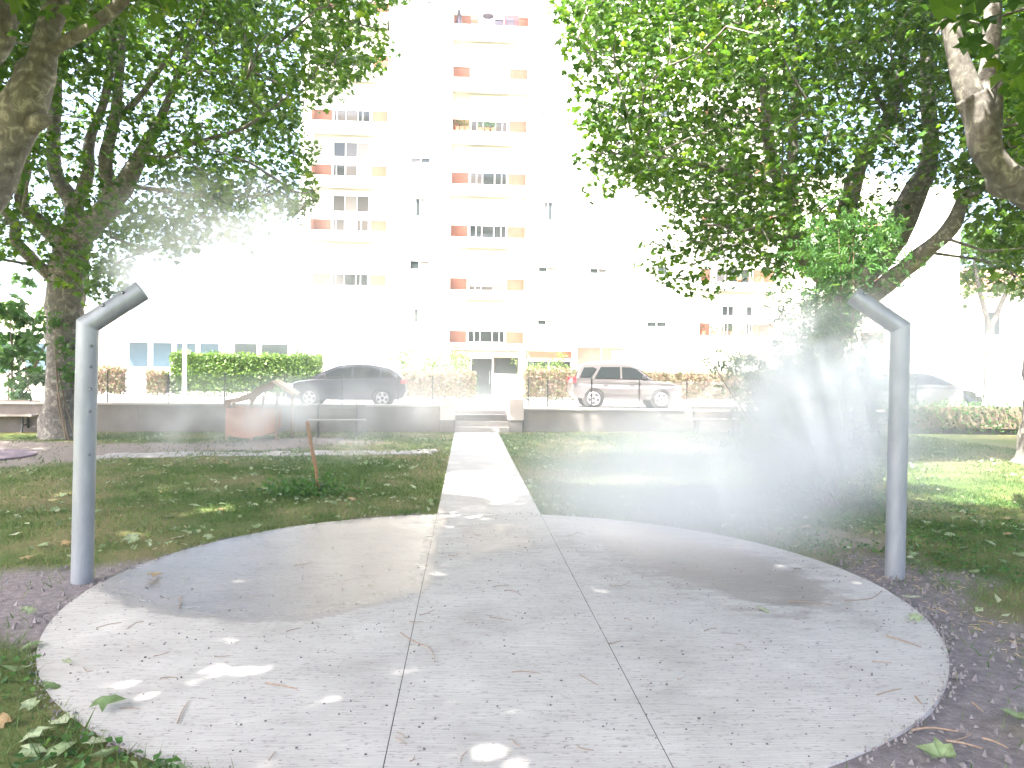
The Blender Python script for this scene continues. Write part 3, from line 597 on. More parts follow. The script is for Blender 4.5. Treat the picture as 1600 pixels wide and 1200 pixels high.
# ------------------------------------------------------------------ trees
def seg(pl, rl, m=5): return catmull(pl, m), lerp_list(rl, (len(pl)-1)*m+1)
def tree(name, label, base, trunk, trunk_r, limbs, crown_c, crown_r, n_cl, per, size, silh=None, seed=1, tmpl=PLANE, tris=PLANE_T, spread=(.46, .46, .26), mat=None, holes=0.28, zmin=3.2, thin=None):
    """trunk: world points; limbs: list of (points, radii); crown: leaf sprays inside an ellipsoid, joined to the limbs by branches"""
    r = np.random.default_rng(seed); root = empty(name, base); inv = Matrix.Translation(-Vector(base))
    def part(o): o.matrix_parent_inverse = inv; return o
    p, rr = seg(trunk, trunk_r); mb = MB(); mb.tube(p, rr, 16, True, .16); part(mb.build('trunk', M_BARK, root, True))
    nodes = [np.array(q) for q in p[len(p)//2:]]
    for pts, rad in limbs:
        q, qr = seg(pts, rad); mb = MB(); mb.tube(q, qr, 10, True, .14); part(mb.build('limb', M_BARK, root, True)); nodes += [np.array(a) for a in q[2:]]
    # candidate sprays
    C = np.array(crown_c); RR = np.array(crown_r); cl = []; tries = 0
    while len(cl) < n_cl and tries < 60:
        tries += 1; u = r.normal(0, 1, (4000, 3)); u /= np.linalg.norm(u, axis=1)[:, None]; u *= (r.uniform(0, 1, (4000, 1))**(1/2.6)); q = C+u*RR
        q = q[q[:, 2] > zmin]
        nz = n2a(q[:, 0]+.7*q[:, 2], q[:, 1]-.6*q[:, 2], 1.1, seed)+.4*n2a(q[:, 0]-.5*q[:, 2], q[:, 1]+q[:, 2], 2.3, seed+1)
        q = q[nz > -1+2*holes*.9]
        if silh is not None:
            X, Y = proj(q); infr = (X > -60) & (X < 1660) & (Y > -60) & (Y < 1260) & (q[:, 1] > .5)
            ok = np.zeros(len(q), bool)
            for s_ in silh: ok |= inpoly(X+r.normal(0, 7, len(X)), Y+r.normal(0, 7, len(X)), s_)
            q = q[ok | ~infr]
        q = q[~fleck(q)]
        if thin:
            X, Y = proj(q)
            for pl_, pr in thin:
                k_ = inpoly(X, Y, pl_) & (q[:, 1] > .5) & (r.uniform(0, 1, len(q)) > pr); q = q[~k_]; X, Y = X[~k_], Y[~k_]
        cl += list(q[:max(0, n_cl-len(cl))])
    cl = np.array(cl); nd = np.array(nodes)
    d0 = np.min(np.linalg.norm(cl[:, None]-nd[None, ::3], axis=2), axis=1); order = np.argsort(d0)
    tw = MB(); nl = list(nd)
    arr = np.zeros((len(nd)+3*len(cl)+8, 3)); arr[:len(nd)] = nd; cnt = len(nd)
    for i in order:
        c = cl[i]; dd = np.linalg.norm(arr[:cnt]-c, axis=1)+np.where(arr[:cnt, 2] > c[2]+.6, 1.5, 0); j = int(np.argmin(dd)); a = arr[j]; dl = float(np.linalg.norm(a-c))
        mid = (a+c)/2+r.normal(0, .09, 3)*dl+np.array([0, 0, .10*dl]); r0 = min(.05, .012+.012*dl)*(.35 if np.linalg.norm(c-CPOS) < 10 else 1)
        tw.tube([a, mid, c], [r0, r0*.7, .006], 5, False); arr[cnt] = mid; arr[cnt+1] = c; cnt += 2
    part(tw.build('branches', M_BARK, root, True)); tag(root.children[-1], kind='stuff')
    pp = np.repeat(cl, per, axis=0)+r.normal(0, 1, (len(cl)*per, 3))*np.array(spread)
    if silh is not None:
        X, Y = proj(pp); infr = (X > -40) & (X < 1640) & (Y > -40) & (Y < 1240) & (pp[:, 1] > .5); ok = np.zeros(len(pp), bool)
        for s_ in silh: ok |= inpoly(X+r.normal(0, 5, len(X)), Y+r.normal(0, 5, len(X)), s_)
        pp = pp[ok | ~infr]
    pp = pp[~fleck(pp)]
    rn = np.clip(r.beta(2.2, 2.4, len(pp))+.12*n2a(pp[:, 0], pp[:, 1]+pp[:, 2], 1.3, seed+3), 0, 1)
    o = link('crown', leaves('crown', pp, size, mat or M_LEAF, tmpl, tris, .85, .35, seed, rn), root); part(o); tag(o, kind='stuff')
    tag(root, label, 'tree'); return root
SIL_L = [(-400, -900), (660, -900), (640, 0), (592, 28), (628, 72), (598, 112), (556, 124), (550, 152), (505, 172), (468, 188), (478, 214), (512, 232), (488, 262), (500, 300), (498, 318), (460, 338), (380, 388), (330, 362), (300, 408), (232, 398), (196, 462), (128, 474), (60, 424), (0, 404), (-400, 404)]
SIL_R = [(850, -900), (2100, -900), (2100, 445), (1600, 438), (1540, 412), (1500, 332), (1480, 300), (1440, 296), (1412, 372), (1330, 430), (1240, 432), (1212, 446), (1180, 402), (1132, 456), (1050, 474), (1022, 440), (980, 432), (972, 396), (1010, 372), (1040, 332), (1000, 302), (985, 292), (940, 312), (903, 302), (888, 250), (930, 222), (884, 182), (894, 120), (878, 60), (858, 18)]
FLECKS = [gpoly(l) for l in ([(860, 752), (1010, 738), (1180, 722), (1330, 728), (1620, 716), (1640, 800), (1420, 782), (1180, 756), (1000, 765)], [(695, 738), (790, 733), (835, 770), (800, 790), (690, 780)],
    [(300, 1045), (360, 1028), (440, 1035), (520, 1048), (440, 1064), (340, 1078)], [(180, 1112), (250, 1090), (250, 1105), (195, 1118)], [(560, 1082), (600, 1075), (610, 1096), (570, 1102)], [(640, 1100), (700, 1088), (730, 1110), (690, 1130), (645, 1120)],
    [(890, 1145), (960, 1130), (1000, 1145), (960, 1170), (900, 1170)], [(1110, 1028), (1190, 1018), (1195, 1038), (1120, 1040)], [(660, 1000), (690, 994), (690, 1006), (665, 1008)], [(820, 955), (900, 960), (880, 985), (830, 978)], [(560, 828), (580, 830), (570, 838)], [(170, 830), (240, 828), (240, 842), (175, 840)], [(300, 795), (400, 782), (395, 796), (310, 806)], [(540, 770), (600, 764), (600, 776), (550, 780)], [(1090, 1180), (1200, 1165), (1180, 1215), (1090, 1215)], [(740, 1130), (830, 1140), (810, 1215), (720, 1205)])]
def fleck(q):
    q = np.asarray(q); t = q[:, 2]/SUN.z; x = q[:, 0]-SUN.x*t; y = q[:, 1]-SUN.y*t; m_ = np.zeros(len(q), bool)
    for f_ in FLECKS: m_ |= inpoly(x+rng.normal(0, .07, len(q)), y+rng.normal(0, .07, len(q)), f_) & (rng.uniform(0, 1, len(q)) < .93)
    for (cx_, cy_, cz_), rad, pr in THIN:                    # thinner foliage where the sun reaches the mist
        k_ = cz_/SUN.z; d_ = np.hypot(x-(cx_-SUN.x*k_), y-(cy_-SUN.y*k_)); m_ |= (d_ < rad*(1+.3*np.sin(7*x)+.2*np.sin(9*y))) & (rng.uniform(0, 1, len(q)) < pr)
    return m_
THIN = [((-2.5, 8.4, 2.9), 1.3, .45), ((3.2, 7.7, 1.9), .7, .35)]
YL = 19.4
tree('plane_tree', 'thick plane tree with a forked grey trunk beside the left steel post', (-10.25, YL, 0),
     [(-10.25, YL, -.1), (-10.25, YL, .25), (-10.22, YL, 1.6), (-10.2, YL, 3.2), (-10.12, YL, 4.3), (-10.1, YL, 5.0)], [.66, .5, .42, .40, .44, .40],
     [([P(110, 385, YL), P(150, 345, YL-.3), P(190, 295, YL-.4), P(235, 215, YL-.6), P(262, 160, YL-.9), P(300, 60, YL-1.5)], [.30, .28, .24, .14, .10, .06]),
      ([P(108, 375, YL), P(118, 325, YL+.2), P(85, 260, YL+.3), P(88, 130, YL+.5), P(95, 20, YL+.4), P(100, -120, YL)], [.26, .22, .17, .14, .11, .07]),
      ([P(118, 325, YL+.2), P(138, 270, YL), P(140, 220, YL-.2), P(165, 150, YL-.4), P(175, 60, YL-.6), P(180, -60, YL-.6)], [.17, .15, .13, .10, .09, .05]),
      ([P(175, 315, YL-.4), P(165, 250, YL-.6), P(180, 180, YL-.8), P(190, 60, YL-1), P(195, -80, YL-1.2)], [.2, .16, .13, .10, .06]),
      ([P(175, 190, YL-.7), P(215, 155, YL-.9), P(255, 100, YL-1.3), P(300, 40, YL-1.8)], [.08, .075, .06, .04]),
      ([P(95, 380, YL), P(60, 345, YL-.3), P(35, 320, YL-.5), P(38, 250, YL-.6), P(50, 180, YL-.7)], [.22, .17, .16, .12, .08]),
      ([P(90, 440, YL), P(55, 410, YL-.3), P(25, 375, YL-.5), P(22, 345, YL-.5), P(-20, 310, YL-.4)], [.15, .14, .13, .13, .09]),
      ([P(232, 260, YL-.5), P(300, 225, YL-1.2), P(380, 200, YL-2), P(450, 150, YL-2.6)], [.06, .05, .04, .02]),
      ([P(200, 290, YL-.4), P(270, 300, YL-.9), P(350, 310, YL-1.2), P(440, 300, YL-1.4)], [.06, .05, .035, .02])],
     (-8.2, 18.0, 10.4), (8.8, 6.0, 7.6), 1000, 58, .165, [SIL_L], 11, holes=.36, thin=[([(40, 120), (280, 90), (300, 340), (40, 360)], .45), ([(-400, -100), (660, -100), (660, 500), (-400, 500)], .8)])
YN = 8.6
tree('plane_tree', 'near plane tree leaning in from the upper left corner', (-7.9, YN, 0),
     [(-7.9, YN, -.1), (-7.85, YN, .6), (-7.5, YN, 2.0), P(-70, 340, YN), P(0, 245, YN), P(35, 165, YN), P(62, 105, YN)], [.42, .36, .30, .26, .235, .21, .18],
     [([P(60, 125, YN), P(72, 60, YN), P(88, 0, YN), P(105, -120, YN), P(110, -300, YN)], [.17, .13, .12, .10, .06]),
      ([P(75, 80, YN), P(120, 55, YN-.2), P(180, 12, YN-.4), P(260, -60, YN-.6)], [.08, .075, .06, .04]),
      ([P(40, 200, YN), P(62, 190, YN-.15), P(72, 188, YN-.3)], [.10, .085, .06]),
      ([P(40, 150, YN), P(35, 110, YN), P(60, 88, YN+.15)], [.1, .09, .07]),
      ([P(-60, 120, YN-.6), P(-10, 80, YN-.6), P(5, 40, YN-.6), P(-5, -60, YN-.6)], [.12, .12, .11, .08]),
      ([(-7.4, YN, 3.4), (-6.6, 6.6, 5.2), (-4.5, 4.6, 7.0), (-2.5, 3.6, 7.9)], [.2, .16, .1, .05]),
      ([(-7.4, YN, 3.4), (-8.5, 7.5, 6.2), (-9, 6, 8.5)], [.2, .14, .06])],
     (-4.6, 6.4, 9.2), (7.0, 7.4, 4.4), 1250, 40, .20, [[(-400, -900), (430, -900), (400, -40), (300, 10), (180, 40), (120, 30), (40, 20), (0, 120), (-60, 300), (-400, 300)]], 21, zmin=4.2, holes=.30)
YR = 17.0
tree('plane_tree', 'broad plane tree with spreading limbs behind the tall shrub', (7.9, YR, 0),
     [(7.9, YR, -.1), (7.9, YR, .5), (7.85, YR, 2), P(1318, 470, YR), P(1312, 430, YR)], [.62, .48, .42, .42, .40],
     [([P(1300, 440, YR), P(1262, 400, YR-.2), P(1240, 355, YR-.4), P(1225, 300, YR-.6), P(1205, 240, YR-1), P(1190, 120, YR-1.4)], [.30, .28, .22, .17, .12, .06]),
      ([P(1232, 400, YR-.3), P(1236, 340, YR-.4), P(1238, 270, YR-.5), P(1240, 180, YR-.5), P(1245, 60, YR-.7)], [.14, .13, .12, .10, .05]),
      ([P(1318, 430, YR), P(1318, 370, YR), P(1330, 300, YR), P(1352, 240, YR-.1), P(1390, 180, YR-.2), P(1412, 90, YR-.2), P(1410, -60, YR)], [.27, .23, .2, .16, .14, .10, .06]),
      ([P(1330, 440, YR), P(1385, 385, YR+.1), P(1425, 310, YR+.2), P(1452, 245, YR+.3), P(1450, 150, YR+.4), P(1440, 0, YR+.5)], [.36, .34, .28, .2, .15, .08]),
      ([P(1350, 470, YR), P(1400, 432, YR-.4), P(1455, 385, YR-.8), P(1490, 350, YR-1), P(1508, 310, YR-1.1), P(1545, 280, YR-1.2), P(1580, 200, YR-1.3)], [.22, .2, .18, .17, .13, .11, .07]),
      ([P(1390, 180, YR-.2), P(1370, 150, YR-.4), P(1340, 60, YR-.8)], [.08, .06, .03]),
      ([P(1225, 300, YR-.6), P(1150, 270, YR-1.5), P(1060, 250, YR-2.4), P(960, 240, YR-3)], [.09, .07, .05, .02]),
      ([P(1245, 380, YR-.3), P(1180, 360, YR-1.2), P(1100, 350, YR-2)], [.08, .05, .02])],
     (7.6, 15.6, 9.0), (7.4, 5.4, 6.6), 900, 58, .16, [SIL_R], 31, holes=.32, thin=[([(1210, 200), (1500, 120), (1480, 440), (1210, 440)], .5)])
YM = 8.2
tree('plane_tree', 'near plane tree with a curved limb at the upper right edge', (7.9, YM, 0),
     [(7.9, YM, -.1), (7.9, YM, .6), (7.6, YM, 1.9), P(1700, 400, YM), P(1640, 322, YM), P(1585, 285, YM), P(1545, 240, YM), P(1532, 185, YM), P(1518, 150, YM)], [.36, .3, .26, .20, .185, .18, .17, .165, .16],
     [([P(1520, 160, YM), P(1500, 100, YM), P(1485, 40, YM), P(1470, -60, YM), P(1440, -250, YM)], [.14, .12, .10, .09, .05]),
      ([P(1532, 175, YM), P(1545, 110, YM+.1), P(1550, 50, YM+.2), P(1560, -80, YM+.2), P(1600, -260, YM)], [.12, .10, .09, .08, .05]),
      ([P(1640, 322, YM), P(1600, 300, YM+.4), P(1555, 290, YM+.5), P(1556, 200, YM+.5), P(1560, 130, YM+.5)], [.1, .09, .09, .07, .05]),
      ([(7.3, YM, 2.8), (6.6, 6.4, 5), (4.6, 4.4, 7), (2.8, 3.4, 7.8)], [.16, .13, .09, .05]),
      ([(7.4, YM, 2.6), (8.8, 7.5, 5.2), (9.6, 6.4, 7.4)], [.16, .12, .05])],
     (5.8, 5.6, 8.0), (5.8, 5.4, 3.9), 560, 36, .19, [[(1380, -900), (2100, -900), (2100, 420), (1600, 395), (1560, 350), (1590, 250), (1600, 150), (1500, 60), (1420, 20)]], 41, zmin=3.4, holes=.30)
tree('plane_tree', 'pale trunked plane tree cut off by the right edge beyond the lawn', (12.05, 15.6, 0),
     [(12.05, 15.6, -.15), (12.03, 15.6, .12), (12.03, 15.6, .5), (12.03, 15.6, 1.3), (12.03, 15.6, 3.0), (12.1, 15.6, 4.6)], [.66, .5, .38, .33, .31, .3],
     [([(12.1, 15.6, 4.5), (11.2, 15.2, 6.2), (10.2, 14.5, 8.2)], [.2, .14, .06]), ([(12.1, 15.6, 4.5), (13.2, 15.8, 6.4), (13.8, 16, 9)], [.2, .14, .06])],
     (12.6, 15.4, 7.4), (3.8, 3.6, 4.2), 210, 36, .20, [[(1440, -900), (2100, -900), (2100, 600), (1600, 470), (1555, 470), (1530, 405), (1505, 340), (1500, 200)]], 51, holes=.25, zmin=3.0)
# the trees standing behind the photographer: their shade lies on the concrete
for i, (bx, by, cc, cr, n) in enumerate((((-4.4), -1.4, (-3.6, -.6, 8.6), (5.4, 4.0, 3.2), 430), (4.6, -2.2, (2.6, .2, 8.8), (5.2, 4.2, 3.0), 430))):
    tree('plane_tree', ('shade giving plane tree behind the viewer to the left of the path', 'shade giving plane tree behind the viewer to the right of the path')[i], (bx, by, 0),
         [(bx, by, -.1), (bx, by, .4), (bx+.1, by, 2.5), (bx+.1, by, 4.8)], [.5, .38, .33, .3],
         [([(bx+.1, by, 4.6), (bx+1.2, by+.8, 6.5), (bx+2.2, by+1.6, 8.6)], [.2, .14, .05]), ([(bx+.1, by, 4.6), (bx-1.1, by+.3, 6.6), (bx-2, by+1, 8.8)], [.2, .14, .05])],
         cc, cr, n, 34, .22, [[(0, -4000), (1600, -4000), (1600, -60), (0, -60)]], 61+i, OVAL*np.array([1.7, 1, 1]), OVAL_T, holes=.28, zmin=4.6)
tree('plane_tree', 'plane tree standing outside the picture left of the lawn', (-13.6, 11.5, 0), [(-13.6, 11.5, -.1), (-13.6, 11.5, .4), (-13.5, 11.5, 2.6), (-13.4, 11.5, 4.8)], [.5, .38, .33, .3],
     [([(-13.4, 11.5, 4.6), (-12, 11.8, 6.8), (-10.6, 12, 8.8)], [.2, .14, .05]), ([(-13.4, 11.5, 4.6), (-14.5, 11.2, 6.8), (-15.4, 11, 8.8)], [.2, .14, .05])],
     (-12.4, 12.2, 8.6), (5.0, 5.0, 4.0), 420, 36, .21, [SIL_L], 66, holes=.26, zmin=4.2)
# greenery beyond the street at the far right
tree('garden_tree', 'dark leafy garden tree beside the tiled house roof', (29.0, 41, SZ), [(29, 41, SZ-.1), (29, 41, 2), (29, 41, 5)], [.3, .25, .2],
     [([(29, 41, 4.6), (28, 40.6, 7), (27.6, 40.5, 8.6)], [.15, .1, .05]), ([(29, 41, 4.6), (30, 41, 7), (31, 41, 8.6)], [.15, .1, .05])], (29.4, 41, 8.9), (3.6, 2.2, 2.4), 70, 50, .26, None, 71, holes=.2, zmin=5.5)

# ------------------------------------------------------------------ hedges and shrubs
def hedge(name, label, x0, x1, y0, y1, z0, z1, mat, n, size, seed, rz=0.0, ragged=.04, group=None, stems=7):
    h = empty(name, ((x0+x1)/2, (y0+y1)/2, z0)); r = np.random.default_rng(seed)
    w, d, hh = (x1-x0)/2, (y1-y0)/2, z1-z0
    p = np.stack([r.uniform(-w, w, n), r.uniform(-d, d, n), r.uniform(0.06*hh, hh, n)], -1)
    face = r.integers(0, 4, n); k = int(n*.75); f_ = face[:k]; q = p[:k]
    q[f_ < 2, 1] = -d+r.exponential(.05, (f_ < 2).sum()); q[f_ == 2, 2] = hh-r.exponential(.05, (f_ == 2).sum()); sg = r.choice([-1, 1], (f_ == 3).sum()); q[f_ == 3, 0] = sg*(w-r.exponential(.05, (f_ == 3).sum()))
    p += r.normal(0, ragged, p.shape); p[:, 2] *= 1+.05*n2a(p[:, 0], p[:, 1], 3, seed)
    link('foliage', leaves('foliage', p, size, mat, OVAL*np.array([1.5, 1, 1]), OVAL_T, 1.2, .2, seed), h); tag(h.children[0], kind='stuff')
    core = MB(); core.box((-w*.93, -d*.75, .12*hh), (w*.93, d*.75, hh*.93)); core.build('inner_twigs', M_HEDGE if mat is M_HEDGE else M_TWIG, h)
    for k in range(stems): xx = -w*.9+1.8*w*k/max(1, stems-1); MB().tube([(xx, 0, -.05), (xx+r.normal(0, .05), 0, .4*hh)], .025, 5).build('stem', M_TWIG, h)
    tag(h, label, 'hedge', group); return h
hedge('clipped_hedge', 'tall clipped green hedge behind the dark hatchback', -12.7, -6.6, 32.6, 33.8, SZ+.1, 2.42, M_HEDGE, 9000, .12, 101)
hedge('clipped_hedge', 'small reddish hedge just right of the left steel post', -16.6, -14.75, 32.5, 33.4, SZ+.1, 1.78, M_REDHEDGE, 2600, .10, 102)
hedge('clipped_hedge', 'reddish hedge stub against the left end of the tall green hedge', -13.6, -12.85, 32.3, 33.0, SZ+.1, 1.65, M_REDHEDGE, 900, .10, 103)
hedge('clipped_hedge', 'pale reddish hedge left of the entrance door', -3.1, .05, 32.6, 33.6, SZ+.1, 1.8, M_REDHEDGE, 3800, .10, 104)
hedge('clipped_hedge', 'rounded reddish hedge between the entrance and the silver car', 2.2, 4.4, 32.6, 33.6, SZ+.1, 1.95, M_REDHEDGE, 3000, .10, 105, ragged=.08)
hedge('clipped_hedge', 'long red topped hedge right of the silver car', 7.4, 15.5, 32.6, 33.6, SZ+.1, 2.0, M_REDHEDGE, 7000, .10, 106)
hedge('clipped_hedge', 'dark low hedge along the wall at the far right', 13.2, 19.5, 24.9, 25.7, .02, .95, M_SHRUB, 3200, .10, 107, ragged=.1)
def shrub(name, label, base, blobs, n, size, mat, seed, stem_top, tmpl=OVAL, tris=OVAL_T, silh=None, nst=7, tilt=1.0):
    s = empty(name, base); r = np.random.default_rng(seed); inv = Matrix.Translation(-Vector(base)); pts = []
    tot = sum(b_[3]*b_[4]*b_[5] for b_ in blobs)
    for b_ in blobs:
        k = int(n*b_[3]*b_[4]*b_[5]/tot); ncl = max(3, k//18); c = r.normal(0, .52, (ncl, 3))*np.array(b_[3:6])+np.array(b_[:3])
        pts.append(np.repeat(c, 18, axis=0)+r.normal(0, .11, (ncl*18, 3)))
    pts = np.concatenate(pts); pts = pts[pts[:, 2] > base[2]+.03]
    if silh is not None:
        X, Y = proj(pts); jx_ = np.repeat(r.normal(0, 26, len(X)//18+1), 18)[:len(X)]; pts = pts[inpoly(X+jx_+r.normal(0, 8, len(X)), Y+jx_[::-1]+r.normal(0, 8, len(X)), silh)]
    o = link('foliage', leaves('foliage', pts, size, mat, tmpl, tris, tilt, .3, seed), s); o.matrix_parent_inverse = inv; tag(o, kind='stuff')
    for k in range(nst):
        b_ = blobs[k % len(blobs)]; e = Vector(b_[:3])+Vector((r.normal(0, .3)*b_[3], r.normal(0, .3)*b_[4], r.uniform(.1, .6)*b_[5])); a = Vector(base)+Vector((r.normal(0, .12), r.normal(0, .12), -.05))
        mid = (a+e)/2+Vector((r.normal(0, .12), r.normal(0, .1), .15))
        q, qr = seg([a, mid, e], [.026, .018, .006], 4); mb = MB(); mb.tube(q, qr, 5, False); o = mb.build('stem', M_TWIG, s, True); o.matrix_parent_inverse = inv
    tag(s, label, 'shrub'); return s
SIL_S = [(1236, 336), (1330, 296), (1424, 346), (1412, 384), (1340, 424), (1336, 470), (1404, 560), (1408, 720), (1352, 786), (1240, 815), (1178, 775), (1148, 690), (1138, 604), (1090, 604), (1082, 540), (1150, 536), (1188, 560), (1206, 450), (1240, 430)]
PINN = np.concatenate([OVAL*np.array([.5, .42, 1])+np.array([dx, dy, 0]) for dx, dy in ((.22, .1), (-.22, .2), (.2, .45), (-.2, .5), (0, .7))]); PINN_T = [tuple(i+4*k for i in t_) for k in range(5) for t_ in OVAL_T]
yb = 10.4
shrub('tall_shrub', 'tall fine leaved shrub wrapped in mist beside the right steel post', tuple(G(1295, 790)), [(*P(1325, 395, yb), .85, .65, .75), (*P(1300, 480, yb), .45, .5, .6), (*P(1265, 560, yb), .7, .7, .8), (*P(1280, 650, yb), 1.0, .8, .8), (*P(1275, 740, yb), .95, .8, .5), (*P(1130, 570, yb+.3), .4, .35, .25), (*P(1190, 600, yb+.3), .5, .4, .35)], 6600, .14, M_SHRUB, 201, 4, PINN, PINN_T, SIL_S, 16)
shrub('leafy_shrub', 'big leaved shrub behind the wall at the left edge', (-13.3, 22.4, SZ), [(-13.4, 22.4, 2.0, 1.4, .7, .8), (-12.6, 22.4, 1.4, .8, .6, .5), (-13.0, 22.3, 3.3, 1.0, .6, 1.0), (-12.0, 22.3, 3.0, .5, .4, .5)], 900, .26, M_SHRUB, 202, 4, PLANE, PLANE_T, None, 9)
shrub('flowering_shrub', 'pale yellow green shrub left of the entrance above the hedge', (-1.9, 34.6, SZ), [(-2.2, 34.6, 1.9, 1.6, .8, .9), (-1.0, 34.6, 1.8, 1.1, .7, .7), (-3.2, 34.6, 2.6, .6, .5, .7)], 3600, .14, M_HEDGE, 203, 4)
shrub('flowering_shrub', 'bright yellow green shrub behind the hedge right of the entrance', (3.5, 34.4, SZ), [(3.4, 34.4, 1.8, .9, .6, .5), (4.0, 34.4, 2.1, .35, .3, .5)], 1500, .13, M_HEDGE, 204, 4)
# suckers on the left trunk
shrub('trunk_suckers', 'light green suckers sprouting from the left plane trunk', (-9.9, 18.9, 0), [(-10.0, 18.85, 2.2, .25, .12, .2), (-9.75, 18.85, 1.55, .35, .12, .22), (-10.15, 18.85, 2.9, .2, .1, .15)], 170, .2, M_SHRUB, 205, 3, nst=4)
# ------------------------------------------------------------------ misting posts
def miter_pipe(a, bnd, e, r, n=28):
    """open pipe a->bnd->e with a mitred bend"""
    a, bnd, e = Vector(a), Vector(bnd), Vector(e); d1 = (bnd-a).normalized(); d2 = (e-bnd).normalized(); side = d1.cross(d2).normalized(); nrm = (d1+d2).normalized()
    v = []; o1 = side.cross(d1)
    def ring(c, d): return [c+side*(r*math.cos(2*math.pi*k/n))+side.cross(d)*(r*math.sin(2*math.pi*k/n)) for k in range(n)]
    r0 = ring(a, d1); rm = [q+d1*((bnd-q).dot(nrm)/d1.dot(nrm)) for q in r0]
    base = ring(bnd, d2); rm2 = [q+d2*((bnd-q).dot(nrm)/d2.dot(nrm)) for q in base]; r2 = ring(e, d2)
    return r0, rm, rm2, r2
def post(name, base, bend_z, tip, label, bolts_side, r=.083):
    p = empty(name, base); x, y, _ = base; bnd = Vector((x, y, bend_z))+Vector((tip[3], 0, 0)) if len(tip) > 3 else Vector((x, y, bend_z)); e = Vector(tip[:3]); inv = Matrix.Translation(-Vector(base)); n = 28
    r0, rm, rm2, r2 = miter_pipe((x, y, -.1), bnd, e, r)
    def strip(nm, A, B):
        v = A+B; f = [(k, (k+1) % n, n+(k+1) % n, n+k) for k in range(n)]; me = bpy.data.meshes.new(nm); me.from_pydata([tuple(q) for q in v], [], f); me.materials.append(M_STEEL); me.polygons.foreach_set('use_smooth', [True]*len(f)); me.update()
        o = link(nm, me, p); o.matrix_parent_inverse = inv; return o
    strip('pole', r0, rm); arm = strip('angled_arm', rm2, r2)
    # end cap: a shallow lid recessed at the rim
    d2 = (e-bnd).normalized(); mb = MB(); mb.tube([e-d2*.012, e-d2*.006], r*.985, 28); cap = mb.build('end_cap', M_STEEL, p); cap.matrix_parent_inverse = inv
    mb = MB(); mb.tube([rm[0]*0+bnd-Vector((0, 0, .004)), bnd+Vector((0, 0, .004))], .001, 4)
    s = bolts_side
    for zb in () if s < 0 else (bend_z-.17, bend_z-.34, bend_z-.52, bend_z-.70, bend_z-1.05):
        dirv = Vector((s*.72, -.69, 0)).normalized(); c = Vector((x+(tip[3] if len(tip) > 3 else 0)*zb/bend_z, y, zb))+dirv*r*.985
        mb = MB(); mb.tube([c, c+dirv*.012, c+dirv*.018], [.012, .012, .006], 8); o = mb.build('nozzle', M_BOLT, p, True); o.matrix_parent_inverse = inv
    up = Vector((0, -1, 0)); side = d2.cross(up)
    for q in ((.16, .34) if s > 0 else (.40,)):
        dirv = (Vector((0, -1, 0))*.8+(side if side.z > 0 else -side)*.5).normalized(); c = bnd+d2*(q+.05)+dirv*r*.985
        mb = MB(); mb.tube([c, c+dirv*.01, c+dirv*.016], [.016, .016, .008], 8); o = mb.build('bolt', M_BOLT, p, True); o.matrix_parent_inverse = inv
    tag(p, label, 'misting post'); return p
LB = G(128, 908); RB = G(1398, 899)
lb = P(137, 508, LB.y); le = P(222, 454, LB.y+.09)
post('misting_post', (LB.x, LB.y, 0), lb.z, (le.x, le.y, le.z, lb.x-LB.x), 'bent galvanised steel misting post on the left, spraying water mist', 1)
rb_ = P(1407, 512, RB.y); re_ = P(1333, 462, RB.y+.10)
post('misting_post', (RB.x, RB.y, 0), rb_.z, (re_.x, re_.y, re_.z, rb_.x-RB.x), 'bent galvanised steel misting post on the right, half lost in mist', -1)

# ------------------------------------------------------------------ cars
def arc(cx, cz, r, a0, a1, n=9): return [(cx+r*math.cos(a0+(a1-a0)*k/(n-1)), cz+r*math.sin(a0+(a1-a0)*k/(n-1))) for k in range(n)]
def pillow(poly, half, layers, taper=None):
    """side outline swept across the width, edges rounded by shrinking the outer layers"""
    cx = sum(p[0] for p in poly)/len(poly); cz = sum(p[1] for p in poly)/len(poly); mb = MB(); k = len(poly)
    for yy, sc in layers:
        for x, z in poly:
            X = cx+(x-cx)*(1-(1-sc)*.35); Z = cz+(z-cz)*sc if z > .5 else z; Yv = yy*half
            if taper: Yv *= taper(X, Z)
            mb.v.append((X, Yv, Z))
    for l in range(len(layers)-1):
        for i in range(k): j = (i+1) % k; mb.f.append((l*k+i, l*k+j, (l+1)*k+j, (l+1)*k+i))
    mb.f.append(tuple(reversed(range(k)))); mb.f.append(tuple(range((len(layers)-1)*k, len(layers)*k))); return mb
LAY = [(-1, .94), (-.985, .97), (-.93, .99), (-.8, 1), (0, 1.005), (.8, 1), (.93, .99), (.985, .97), (1, .94)]
